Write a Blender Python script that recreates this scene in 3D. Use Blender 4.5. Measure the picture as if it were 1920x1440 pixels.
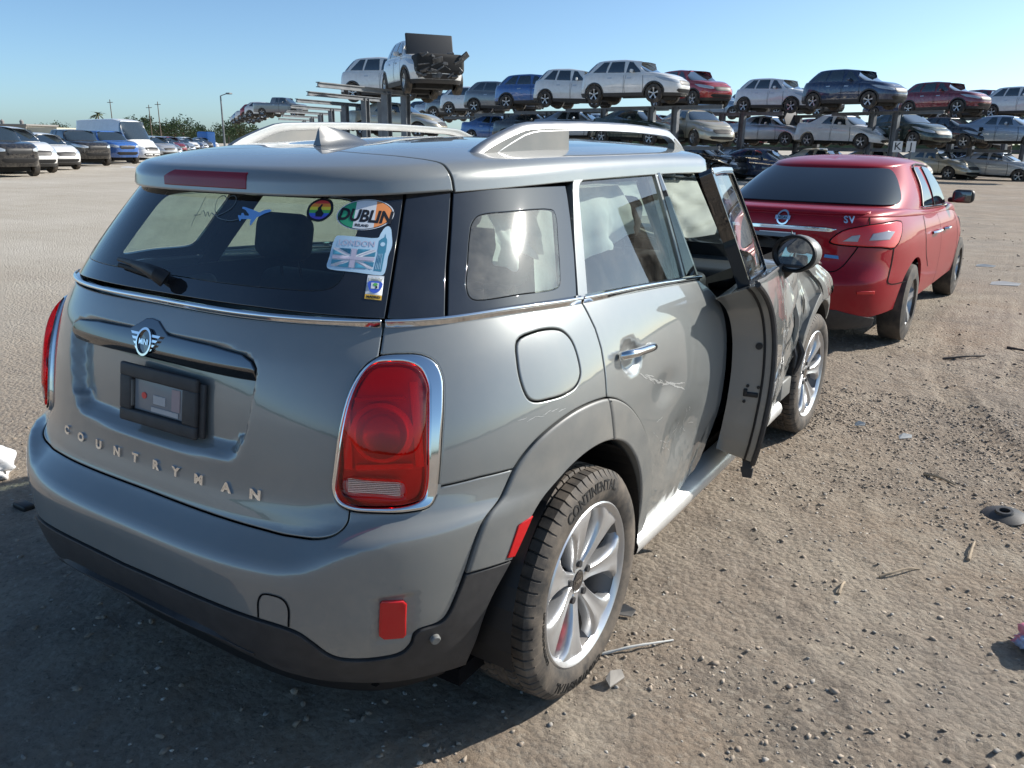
import bpy, bmesh, math, random
import numpy as np
from mathutils import Vector, Matrix, geometry as mgeo
for o in list(bpy.data.objects): bpy.data.objects.remove(o, do_unlink=True)
scene=bpy.context.scene; COL=scene.collection
R=math.radians; PI=math.pi
# ---------------------------------------------------------------- camera
cam_d=bpy.data.cameras.new('camera'); cam=bpy.data.objects.new('camera',cam_d); COL.objects.link(cam)
CAM=(1.8113,-1.0360,1.5492); YAW,PITCH,ROLL,FPX=-0.5654,-0.2909,0.0128,1513.4
fw=Vector((math.sin(YAW)*math.cos(PITCH),math.cos(YAW)*math.cos(PITCH),math.sin(PITCH)))
rt=Vector((math.cos(YAW),-math.sin(YAW),0)); up=rt.cross(fw)
r2=rt*math.cos(ROLL)+up*math.sin(ROLL); u2=up*math.cos(ROLL)-rt*math.sin(ROLL)
mw=Matrix((( r2.x,u2.x,-fw.x,CAM[0]),(r2.y,u2.y,-fw.y,CAM[1]),(r2.z,u2.z,-fw.z,CAM[2]),(0,0,0,1)))
cam.matrix_world=mw
cam_d.sensor_fit='HORIZONTAL'; cam_d.sensor_width=36; cam_d.lens=36*FPX/1920
cam_d.clip_start=.05; cam_d.clip_end=5000
scene.camera=cam
# ---------------------------------------------------------------- sky and sun
SUN_AZ,SUN_EL=39.0,31.5          # azimuth from +y (car forward) towards +x
world=bpy.data.worlds.new('World'); scene.world=world; world.use_nodes=True
nt=world.node_tree; nt.nodes.clear()
sky=nt.nodes.new('ShaderNodeTexSky'); sky.sky_type='NISHITA'; sky.sun_disc=False
sky.sun_elevation=R(SUN_EL); sky.sun_rotation=R(SUN_AZ)
sky.altitude=0; sky.air_density=0.62; sky.dust_density=0.9; sky.ozone_density=2.6
bg=nt.nodes.new('ShaderNodeBackground'); bg.inputs['Strength'].default_value=.119
wo=nt.nodes.new('ShaderNodeOutputWorld'); wb=nt.nodes.new('ShaderNodeMix'); wb.data_type='RGBA'; wb.blend_type='MULTIPLY'; wb.inputs['Factor'].default_value=1; wb.inputs['B'].default_value=(.92,1.06,1.05,1)   # camera white balance
nt.links.new(sky.outputs[0],wb.inputs['A']); nt.links.new(wb.outputs['Result'],bg.inputs[0]); nt.links.new(bg.outputs[0],wo.inputs[0])
sun_d=bpy.data.lights.new('sun','SUN'); sun_d.energy=5.0; sun_d.angle=R(.55); sun_d.color=(1,.94,.86)
sun=bpy.data.objects.new('sun',sun_d); COL.objects.link(sun)
sdir=Vector((math.sin(R(SUN_AZ))*math.cos(R(SUN_EL)),math.cos(R(SUN_AZ))*math.cos(R(SUN_EL)),math.sin(R(SUN_EL))))
sun.rotation_euler=(-sdir).to_track_quat('-Z','Y').to_euler(); sun.location=sdir*60
vs=scene.view_settings; vs.view_transform='Standard'; vs.look='None'; vs.exposure=0.50; vs.gamma=1.0; vs.use_curve_mapping=False
scene.cycles.max_bounces=8; scene.cycles.transparent_max_bounces=16; scene.cycles.glossy_bounces=4
class Kn:
    def __init__(s,X,Y): s.X,s.Y=X,Y
    def __call__(s,q): return np.interp(q,s.X,s.Y)
def knots(pts,sm=0.006,n=600):
    """smooth monotone-ish interpolation through (t,val) knots -> callable"""
    pts=sorted(pts); x=np.array([a for a,b in pts],float); y=np.array([b for a,b in pts],float)
    h=np.diff(x); d=np.diff(y)/h; m=np.zeros_like(x)
    for i in range(1,len(x)-1):
        if d[i-1]*d[i]>0:
            w1=2*h[i]+h[i-1]; w2=h[i]+2*h[i-1]; m[i]=(w1+w2)/(w1/d[i-1]+w2/d[i])
    m[0]=d[0]; m[-1]=d[-1]
    X=np.linspace(x[0],x[-1],n); k=np.clip(np.searchsorted(x,X)-1,0,len(h)-1)
    t=(X-x[k])/h[k]
    Y=(2*t**3-3*t**2+1)*y[k]+(t**3-2*t**2+t)*h[k]*m[k]+(-2*t**3+3*t**2)*y[k+1]+(t**3-t**2)*h[k]*m[k+1]
    st=(x[-1]-x[0])/(n-1); r=max(1,int(round(sm/st)))
    ker=np.hanning(2*r+3)[1:-1]; ker/=ker.sum()
    Yp=np.concatenate([2*Y[0]-Y[1:r+1][::-1],Y,2*Y[-1]-Y[-r-1:-1][::-1]])
    Ys=np.convolve(Yp,ker,'valid')
    return Kn(X,Ys)
def sstep(a,b,x):
    t=np.clip((np.asarray(x,float)-a)/(b-a),0,1); return t*t*(3-2*t)
def plan(s,w,yr,yf,ycr,ycf,nr,nf):
    """right half outline, rear centre (s=0) -> side -> front centre"""
    s=np.asarray(s,float); L=ycf-ycr
    th=np.clip(s,0,PI/2); a=np.sin(th); b=np.cos(th); q=(np.abs(a)**nr+np.abs(b)**nr)**(1/nr)
    xr=w*a/q; y_r=ycr-(ycr-yr)*b/q
    ph=np.clip(s-PI/2-L,0,PI/2); a2=np.cos(ph); b2=np.sin(ph); q2=(np.abs(a2)**nf+np.abs(b2)**nf)**(1/nf)
    xf=w*a2/q2; y_f=ycf+(yf-ycf)*b2/q2
    mid=(s>PI/2)&(s<PI/2+L)
    x=np.where(s<=PI/2,xr,np.where(mid,w,xf)); y=np.where(s<=PI/2,y_r,np.where(mid,ycr+(s-PI/2),y_f))
    return x,y
def plan_smax(ycr,ycf): return PI+ycf-ycr
class Mini:
    ycr,ycf=1.10,3.15
    smax=PI+2.05
    nr=knots([(.1,3.5),(.6,3.5),(.8,3.3),(1.18,3.0)],.05); nf=4.2
    w=knots([(.10,.79),(.22,.825),(.35,.862),(.5,.888),(.62,.899),(.72,.902),(.82,.898),(.92,.885),(1.0,.867),(1.06,.848),(1.12,.822),(1.16,.80),(1.22,.765)],.02)
    yr=knots([(.10,.20),(.17,.14),(.25,.095),(.33,.04),(.42,.002),(.50,-.012),(.58,-.014),(.615,-.010),(.635,.002),(.66,.034),(.69,.064),(.72,.073),(.76,.083),(.85,.091),(.95,.102),(1.06,.125),(1.12,.15),(1.18,.182),(1.24,.215)],.008)
    yf=knots([(.10,4.02),(.25,4.20),(.4,4.28),(.6,4.27),(.75,4.20),(.85,4.05),(.95,3.75),(1.05,3.35),(1.12,3.05),(1.24,2.9)],.02)
    def A(self,s,z):
        s=np.asarray(s,float); z=np.asarray(z,float)
        # bumper ledge climbs toward the lamp at the corner
        lift=.085*sstep(.52,.80,s)*(1-sstep(1.0,1.5,s))*np.exp(-((z-.68)/.07)**2)
        zz=z-lift
        x,y=plan(s,self.w(z),self.yr(zz),self.yf(z),self.ycr,self.ycf,self.nr(z),self.nf)
        taper=1-.010*np.clip((y-1.9)/1.6,0,None)**2*sstep(1.9,2.6,y)
        x=x*taper
        # rear haunch
        x=x+.010*np.exp(-((y-.85)/.45)**2-((z-.86)/.16)**2)*sstep(.7,1.2,s)
        return np.stack([x,y,z+0*s],-1)
    # greenhouse
    def zb(self,y): return 1.185-.056*(np.clip(y,.1,3)-.2)/.72*1.0+.012*np.clip((y-1.2),0,None)
    zt=knots([(.2,1.425),(.4,1.437),(.7,1.452),(1.2,1.465),(1.8,1.468),(2.3,1.462),(2.6,1.45),(3.0,1.43)],.05)
    def B(self,s,v):
        s=np.asarray(s,float); v=np.asarray(v,float)
        w=.797*(1-v)+.640*v+.004*v*(1-v)*4
        yr=.180*(1-v)+.372*v-.012*4*v*(1-v)
        yf=3.05*(1-v)+2.45*v
        n=3.0*(1-v)+3.2*v
        ycr=1.10+.2*v; ycf=2.3-.1*v
        # same s domain: remap sides
        L=ycf-ycr; Lr=2.3-1.10; sm=np.where(s<PI/2,s,np.where(s<PI/2+Lr,PI/2+(s-PI/2)*L/Lr,s-Lr+L))
        x,y=plan(sm,w,yr,yf,ycr,ycf,n,2.8)
        zb=self.zb(y); zt=self.zt(y)
        return np.stack([x,y,zb+(zt-zb)*v],-1)
    smaxB=PI+1.2
    def C(self,s,v):
        """roof: v=0 drip edge .. 1 spine"""
        s=np.asarray(s,float); v=np.asarray(v,float)
        e=self.B(s,np.ones_like(v+s))
        x,y,z=e[...,0],e[...,1],e[...,2]
        rear=1-sstep(.7,1.35,s)
        # overhang of spoiler
        x=x+.012; y=y-.035*rear
        ys=.98+1.15*sstep(.2,2.7,y)
        band=.055+.0*v   # near-vertical band height
        # profile: first part vertical band, then crown
        t=np.clip(v/.12,0,1); c=np.clip((v-.06)/.94,0,1)
        g=.05*t*t+.95*np.where(c>0,c,0)**1.0*(c>0)
        g=np.clip(.02*t+.98*c**1.15,0,1)
        zz=z-.022+.062*np.sin(t*PI/2) + .062*(1-(1-c)**2.4)
        return np.stack([x*(1-g),y+(ys-y)*g,zz],-1)
def grid(f,s0,s1,ns,v0,v1,nv):
    S,V=np.meshgrid(np.linspace(s0,s1,ns),np.linspace(v0,v1,nv),indexing='ij'); return S,V,f(S,V)
class GenCar:
    """lofted car: A lower body (v 0..1), D shoulder/bonnet/boot deck, B windows, C roof; s runs rear centre -> front centre"""
    def __init__(g,**k):
        g.__dict__.update(k); g.Ls=g.ycf-g.ycr; g.smax=PI+g.Ls
        g.wv=knots(g.W_,.03); g.rv=knots(g.R_,.02); g.fv=knots(g.F_,.02); g.zs=knots(g.ZS,.15); g.zt=knots(g.ZT,.15); g.zg=knots(g.ZG,.15)
        S=np.linspace(0,g.smax,2000); P=g.A(S,S*0+.5); g._S=S; g._Y=P[:,1]
    def sy(g,y): return float(np.interp(y,g._Y,g._S))
    def A(g,s,v):
        s=np.asarray(s,float); v=np.asarray(v,float)
        x,y=plan(s,g.wv(v),g.rv(v),g.fv(v),g.ycr,g.ycf,g.nr[0],g.nf[0]); z=g.z0+(g.zs(y)-g.z0)*v
        return np.stack([x,y,z],-1)
    def lev3(g,s):
        x,y=plan(s,g.w3,g.yr3,g.yf3,g.ycr,g.ycf,g.nr[1],g.nf[1]); return np.stack([x,y,g.zg(y)],-1)
    def lev4(g,s):
        x,y=plan(s,g.w4,g.yr4,g.yf4,g.ycr,g.ycf,g.nr[2],g.nf[2]); return np.stack([x,y,g.zt(y)],-1)
    def D(g,s,v):
        s=np.asarray(s,float); v=np.asarray(v,float); s=s+0*v; v=v+0*s
        a=g.A(s,np.ones_like(s)); b=g.lev3(s); t=v[...,None]
        P=a*(1-t)+b*t; dz=b[...,2]-a[...,2]
        d=np.hypot(b[...,0]-a[...,0],b[...,1]-a[...,1])
        P[...,2]=a[...,2]+dz*(1-(1-v)**2.2)*.9+dz*v*.1+np.minimum(.05,.16*d)*np.sin(PI*np.clip(v,0,1)**.55)*.55
        return P
    def B(g,s,v):
        s=np.asarray(s,float); v=np.asarray(v,float); s=s+0*v; v=v+0*s
        a=g.lev3(s); b=g.lev4(s); t=v[...,None]; P=a*(1-t)+b*t
        m=4*v*(1-v); n=np.stack([np.abs(P[...,0])/g.w3,0*v,0*v],-1); P=P+n*(g.bulge*m)[...,None]
        rear=np.clip(1-s/1.2,0,1); P[...,1]-=.03*m*rear
        return P
    def C(g,s,v):
        s=np.asarray(s,float); v=np.asarray(v,float); s=s+0*v; v=v+0*s
        e=g.lev4(s); x,y,z=e[...,0]+.002*np.sign(e[...,0]),e[...,1],e[...,2]
        ym=.5*(g.yr4+g.yf4); h=.5*(g.yf4-g.yr4); ys=ym+(y-ym)*.55
        c=np.clip((v-.04)/.96,0,1); q=c**1.35
        zz=z-.006+.012*np.sin(np.clip(v/.12,0,1)*PI/2)+g.crown*(1-(1-c)**2.3)
        return np.stack([x*(1-q),y+(ys-y)*q,zz],-1)
SENTRA=dict(ycr=1.95,ycf=2.75,z0=.19,nr=(4.6,4.0,3.2),nf=(3.6,3.6,3.6),
 W_=[(-.1,.80),(0,.825),(.12,.850),(.35,.876),(.55,.880),(.72,.872),(.85,.852),(.95,.822),(1.0,.800),(1.05,.78)],
 R_=[(-.1,.16),(0,.10),(.08,.05),(.2,.010),(.32,.0),(.42,.003),(.47,.02),(.52,.055),(.60,.085),(.75,.098),(.90,.105),(.96,.112),(1.0,.135),(1.05,.18)],
 F_=[(-.1,4.45),(0,4.50),(.2,4.60),(.4,4.625),(.6,4.60),(.8,4.50),(.95,4.38),(1.0,4.30),(1.05,4.2)],
 ZS=[(-.2,1.045),(.1,1.045),(.6,1.035),(1.2,1.01),(2.0,.985),(3.0,.955),(3.6,.90),(4.2,.80),(4.7,.72)],
 ZG=[(0,1.115),(.5,1.095),(.9,1.075),(1.4,1.045),(2.0,1.02),(3.0,1.0),(3.4,1.03),(4,1.03)],
 ZT=[(.8,1.33),(1.3,1.375),(1.7,1.40),(2.2,1.405),(2.6,1.385),(3,1.35)],
 w3=.765,yr3=.56,yf3=3.32,w4=.570,yr4=1.24,yf4=2.62,bulge=.030,crown=.068)
# ---------------------------------------------------------------- helpers
def link(o,parent=None):
    COL.objects.link(o)
    if parent is not None: o.parent=parent
    return o
def tag(o,label=None,cat=None,group=None,kind=None):
    if label: o['label']=label
    if cat: o['category']=cat
    if group: o['group']=group
    if kind: o['kind']=kind
    return o
def empty(name,loc=(0,0,0),rz=0.0,parent=None):
    o=bpy.data.objects.new(name,None); o.empty_display_size=.2
    o.location=loc; o.rotation_euler=(0,0,rz); return link(o,parent)
def mesh_obj(name,V,F,mat=None,parent=None,smooth=True,normals=None,flatfaces=None):
    me=bpy.data.meshes.new(name)
    me.from_pydata([tuple(map(float,v)) for v in V],[],[tuple(int(i) for i in f) for f in F]); me.update()
    if smooth and len(me.polygons): me.polygons.foreach_set('use_smooth',[True]*len(me.polygons))
    if normals is not None: me.normals_split_custom_set_from_vertices([tuple(map(float,n)) for n in normals])
    o=bpy.data.objects.new(name,me)
    if mat is not None:
        for m in (mat if isinstance(mat,(list,tuple)) else [mat]): me.materials.append(m)
    return link(o,parent)
class MB:
    """collects shapes into one mesh"""
    def __init__(s): s.V=[]; s.F=[]
    def add(s,V,F):
        b=len(s.V); s.V+= [tuple(v) for v in V]; s.F+= [tuple(i+b for i in f) for f in F]; return s
    def box(s,c,d,rot=None):
        x,y,z=[k/2 for k in d]
        V=[Vector((a*x,b*y,e*z)) for a in(-1,1) for b in(-1,1) for e in(-1,1)]
        if rot is not None: V=[rot@v for v in V]
        V=[v+Vector(c) for v in V]
        return s.add(V,[(0,1,3,2),(4,6,7,5),(0,4,5,1),(2,3,7,6),(0,2,6,4),(1,5,7,3)])
    def rbox(s,c,d,r=.01,rot=None,seg=3):
        """box with rounded vertical profile edges via bmesh bevel"""
        bm=bmesh.new(); bmesh.ops.create_cube(bm,size=1)
        for v in bm.verts: v.co=Vector((v.co.x*d[0],v.co.y*d[1],v.co.z*d[2]))
        bmesh.ops.bevel(bm,geom=bm.edges[:],offset=min(r,min(d)*.49),segments=seg,profile=.5,affect='EDGES')
        bm.verts.index_update()
        V=[(rot@v.co if rot is not None else v.co)+Vector(c) for v in bm.verts]; F=[[v.index for v in f.verts] for f in bm.faces]; bm.free()
        return s.add(V,F)
    def tube(s,pts,rad,seg=10,cap=True):
        pts=[Vector(q) for q in pts]; n=len(pts); rad=[rad]*n if not hasattr(rad,'__len__') else rad
        V=[];F=[]; t0=(pts[1]-pts[0]).normalized(); a=t0.orthogonal().normalized()
        for i,q in enumerate(pts):
            t=(pts[min(i+1,n-1)]-pts[max(i-1,0)]).normalized(); a=(a-t*a.dot(t)).normalized(); b=t.cross(a)
            for k in range(seg): V.append(q+(a*math.cos(2*PI*k/seg)+b*math.sin(2*PI*k/seg))*rad[i])
        for i in range(n-1):
            for k in range(seg): F.append((i*seg+k,i*seg+(k+1)%seg,(i+1)*seg+(k+1)%seg,(i+1)*seg+k))
        if cap: F.append(tuple(range(seg))[::-1]); F.append(tuple((n-1)*seg+k for k in range(seg)))
        return s.add(V,F)
    def lathe(s,prof,seg=48,axis='x',closed=False):
        """prof list of (axial,radius) revolved about axis"""
        V=[];n=len(prof)
        for k in range(seg):
            c,q=math.cos(2*PI*k/seg),math.sin(2*PI*k/seg)
            for a,r in prof:
                V.append((a,r*c,r*q) if axis=='x' else ((r*c,a,r*q) if axis=='y' else (r*c,r*q,a)))
        F=[]
        for k in range(seg):
            k2=(k+1)%seg
            for i in range(n-1 if not closed else n):
                j=(i+1)%n; F.append((k*n+i,k2*n+i,k2*n+j,k*n+j))
        return s.add(V,F)
    def build(s,name,mat=None,parent=None,smooth=True,angle=None):
        o=mesh_obj(name,s.V,s.F,mat,parent,smooth)
        bm=bmesh.new(); bm.from_mesh(o.data); bmesh.ops.recalc_face_normals(bm,faces=bm.faces[:]); bm.to_mesh(o.data); bm.free()
        if smooth:
            o.data.polygons.foreach_set('use_smooth',[True]*len(o.data.polygons))
            o.data.set_sharp_from_angle(angle=R(angle if angle else 38))
        return o
def copy_tree(o,parent=None):
    c=o.copy(); link(c); c.parent=parent
    for ch in o.children: copy_tree(ch,c)
    return c
def catmull(pts,closed=False,n=8):
    P=[np.array(q,float) for q in pts]; m=len(P); out=[]
    rng=range(m) if closed else range(m-1)
    for i in rng:
        p1,p2=P[i],P[(i+1)%m]
        p0=P[(i-1)%m] if (closed or i>0) else 2*p1-p2
        p3=P[(i+2)%m] if (closed or i+2<m) else 2*p2-p1
        d1=max(np.linalg.norm(p1-p0),1e-9)**.5; d2=max(np.linalg.norm(p2-p1),1e-9)**.5; d3=max(np.linalg.norm(p3-p2),1e-9)**.5
        m1=(p1-p0)/d1-(p2-p0)/(d1+d2)+(p2-p1)/d2; m2=(p2-p1)/d2-(p3-p1)/(d2+d3)+(p3-p2)/d3
        m1*=d2; m2*=d2
        for k in range(n):
            t=k/n; out.append((2*t**3-3*t**2+1)*p1+(t**3-2*t*t+t)*m1+(-2*t**3+3*t*t)*p2+(t**3-t*t)*m2)
    if not closed: out.append(P[-1])
    return [tuple(map(float,q)) for q in out]
def resample(poly,res):
    out=[]; n=len(poly)
    for i in range(n):
        a=np.array(poly[i]); b=np.array(poly[(i+1)%n]); L=np.linalg.norm(b-a)
        if L<1e-6: continue
        k=max(1,int(math.ceil(L/res)))
        for j in range(k): out.append(a+(b-a)*j/k)
    return np.array(out)
def area(P): x,y=P[:,0],P[:,1]; return .5*np.sum(x*np.roll(y,-1)-np.roll(x,-1)*y)
def inset(P,d):
    """move CCW polygon inward by d"""
    a=np.roll(P,1,0); b=np.roll(P,-1,0)
    e1=P-a; e2=b-P
    n1=np.stack([-e1[:,1],e1[:,0]],1)/np.maximum(np.linalg.norm(e1,axis=1,keepdims=True),1e-9)
    n2=np.stack([-e2[:,1],e2[:,0]],1)/np.maximum(np.linalg.norm(e2,axis=1,keepdims=True),1e-9)
    m=n1+n2; l=np.maximum(np.sum(m*n1,1,keepdims=True),.55)
    return P+m/l*d
def inside(Q,P):
    x,y=Q[:,0],Q[:,1]; r=np.zeros(len(Q),bool); n=len(P)
    for i in range(n):
        x1,y1=P[i]; x2,y2=P[(i+1)%n]
        if y1==y2: continue
        c=((y1>y)!=(y2>y))&(x<(x2-x1)*(y-y1)/(y2-y1)+x1); r^=c
    return r
def dist_poly(Q,P):
    d=np.full(len(Q),1e9); n=len(P)
    for i in range(n):
        a=P[i]; b=P[(i+1)%n]; ab=b-a; L=max(ab@ab,1e-12)
        t=np.clip(((Q-a)@ab)/L,0,1); d=np.minimum(d,np.linalg.norm(Q-(a+t[:,None]*ab),axis=1))
    return d
def signed(f):
    def F(s,v):
        s=np.asarray(s,float); P=f(np.abs(s),v); P=P.copy(); P[...,0]*=np.where(s<0,-1,1); return P
    return F
def fnorm(F,s,v,e=1.5e-3):
    a=F(s+e,v)-F(s-e,v); b=F(s,v+e)-F(s,v-e); n=np.cross(a,b); return n/np.maximum(np.linalg.norm(n,axis=-1,keepdims=True),1e-12)
def offset_surf(F,off):
    if off is None: return F
    if callable(off): return lambda s,v: F(s,v)+fnorm(F,s,v)*np.asarray(off(s,v))[...,None]
    return lambda s,v: F(s,v)+fnorm(F,s,v)*off
def triangulate(ring,holes,res):
    """CDT of polygon with holes; returns 2D points, faces, and index lists of ring/holes"""
    pts=[ring]+list(holes); allp=np.concatenate(pts); edges=[]; b=0; idx=[]
    for q in pts:
        n=len(q); edges+=[(b+i,b+(i+1)%n) for i in range(n)]; idx.append(list(range(b,b+n))); b+=n
    lo=ring.min(0); hi=ring.max(0)
    gx=np.arange(lo[0]+res*.5,hi[0],res); gy=np.arange(lo[1]+res*.5,hi[1],res*.87)
    if len(gx) and len(gy):
        X,Y=np.meshgrid(gx,gy); X=X+(np.arange(len(gy))%2)[:,None]*res*.5
        G=np.stack([X.ravel(),Y.ravel()],1)
        ok=inside(G,ring)
        for h in holes: ok&=~inside(G,h)
        G=G[ok]
        if len(G):
            d=dist_poly(G,ring)
            for h in holes: d=np.minimum(d,dist_poly(G,h))
            G=G[d>res*.45]
        allp=np.concatenate([allp,G])
    vv,ee,ff,ov,oe,of=mgeo.delaunay_2d_cdt([Vector((float(a),float(c))) for a,c in allp],edges,[],0,1e-7)
    P=np.array([(q.x,q.y) for q in vv]); F=[tuple(f) for f in ff]
    cen=np.array([P[list(f)].mean(0) for f in F]); ok=inside(cen,ring)
    for h in holes: ok&=~inside(cen,h)
    F=[f for f,k in zip(F,ok) if k]
    # orientation
    out=[]
    for f in F:
        a,b_,c=P[f[0]],P[f[1]],P[f[2]]
        if (b_[0]-a[0])*(c[1]-a[1])-(b_[1]-a[1])*(c[0]-a[0])<0: f=f[::-1]
        out.append(f)
    o2n=[None]*len(allp)
    for i,l in enumerate(ov):
        for k in l:
            if k<len(o2n): o2n[k]=i
    idx=[[o2n[i] for i in l] for l in idx]
    return P,out,idx
def panel(name,F,outline,mat,parent=None,holes=(),off=None,thick=.012,gap=.002,res=.02,kv=1.0,bev=.003,drop=.0015,hthick=None):
    """patch of surface F with exact outline; rolled edge and flange. kv: metres per unit of v"""
    k=np.array([1,kv]); S=offset_surf(F,off)
    def prep(o,sgn):
        q=resample([(a,b*kv) for a,b in o],res)
        if area(q)<0: q=q[::-1]
        return q
    ring=prep(outline,1); r0=inset(ring,gap); r1=inset(ring,gap+bev)
    hs=[prep(h,1) for h in holes]; h0=[inset(h,-gap) for h in hs]; h1=[inset(h,-gap-bev) for h in hs]
    P,Fc,idx=triangulate(r1,h1,res)
    sv=P/k; V=list(S(sv[:,0],sv[:,1])); N=list(fnorm(S,sv[:,0],sv[:,1])); V=[*V]; Fa=list(Fc)
    for n_,(e0,ids) in enumerate(zip([r0]+h0,idx)):
        q=e0/k; p0=S(q[:,0],q[:,1]); nn=fnorm(S,q[:,0],q[:,1])
        inner=np.array([V[i] for i in ids]); out=p0-inner; out/=np.maximum(np.linalg.norm(out,axis=1,keepdims=True),1e-9)
        m=len(q); b=len(V); nt_=nn*.75+out*.66; nt_/=np.linalg.norm(nt_,axis=1,keepdims=True)
        pe=p0-nn*drop; V+=list(pe); N+=list(nt_)
        th=thick if (n_==0 or hthick is None) else hthick
        b2=len(V); V+=list(pe); N+=list(out); V+=list(pe-nn*th); N+=list(out)
        for i in range(m):
            j=(i+1)%m
            if n_==0: Fa.append((ids[i],b+i,b+j,ids[j])); Fa.append((b2+i,b2+m+i,b2+m+j,b2+j))
            else: Fa.append((ids[j],b+j,b+i,ids[i])); Fa.append((b2+j,b2+m+j,b2+m+i,b2+i))
    return mesh_obj(name,V,Fa,mat,parent,True,N)
def mir(o): return [(-a,b) for a,b in o][::-1]
def sym(o):
    """half outline from centre (s=0) .. back to centre -> full closed outline"""
    return list(o)+[(-a,b) for a,b in o[::-1] if abs(a)>1e-6]
def patch_grid(name,fn,nu,nv,mat,parent=None,closed_u=False,double=None):
    U,Vv=np.meshgrid(np.linspace(0,1,nu),np.linspace(0,1,nv),indexing='ij'); P=fn(U,Vv).reshape(-1,3)
    F=[]
    for i in range(nu-1 if not closed_u else nu):
        for j in range(nv-1): a=i*nv+j; b=((i+1)%nu)*nv+j; F.append((a,b,b+1,a+1))
    return mesh_obj(name,P,F,mat,parent)
_font_cache={}
def text2d(txt,size=1.0,bold=0.0,extrude=0.0,shear=0.0,align='CENTER',space=1.0):
    cu=bpy.data.curves.new('lettering','FONT'); cu.body=txt; cu.size=size; cu.align_x=align; cu.align_y='CENTER'
    cu.offset=bold; cu.extrude=extrude; cu.shear=shear; cu.space_character=space; cu.resolution_u=3
    ob=bpy.data.objects.new('lettering',cu); me=bpy.data.meshes.new_from_object(ob)
    V=[tuple(v.co) for v in me.vertices]; F=[tuple(q.vertices) for q in me.polygons]
    bpy.data.objects.remove(ob); bpy.data.curves.remove(cu); bpy.data.meshes.remove(me)
    return V,F
def text_on(name,txt,fmap,mat,parent,size,**kw):
    """fmap(x,y,h)->3D point"""
    V,F=text2d(txt,size,**kw); return mesh_obj(name,[fmap(*v) for v in V],F,mat,parent,False)
def hash_noise(x,y,seed=0):
    """smooth value noise 2D (numpy)"""
    x=np.asarray(x,float); y=np.asarray(y,float); xi=np.floor(x).astype(np.int64); yi=np.floor(y).astype(np.int64); fx=x-xi; fy=y-yi
    fx=fx*fx*fx*(fx*(fx*6-15)+10); fy=fy*fy*fy*(fy*(fy*6-15)+10)
    def h(a,b):
        n=(a*374761393+b*668265263+seed*1442695041)&0xffffffff; n=((n^(n>>13))*1274126177)&0xffffffff; return ((n^(n>>16))&0xffff)/65535.0
    return (h(xi,yi)*(1-fx)+h(xi+1,yi)*fx)*(1-fy)+(h(xi,yi+1)*(1-fx)+h(xi+1,yi+1)*fx)*fy
def fbm(x,y,oct=4,seed=0):
    r=0;a=.5
    for i in range(oct): r=r+a*(hash_noise(x,y,seed+i*17)-.5); x=x*2.03+5.2; y=y*2.03+1.3; a*=.5
    return r
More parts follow.
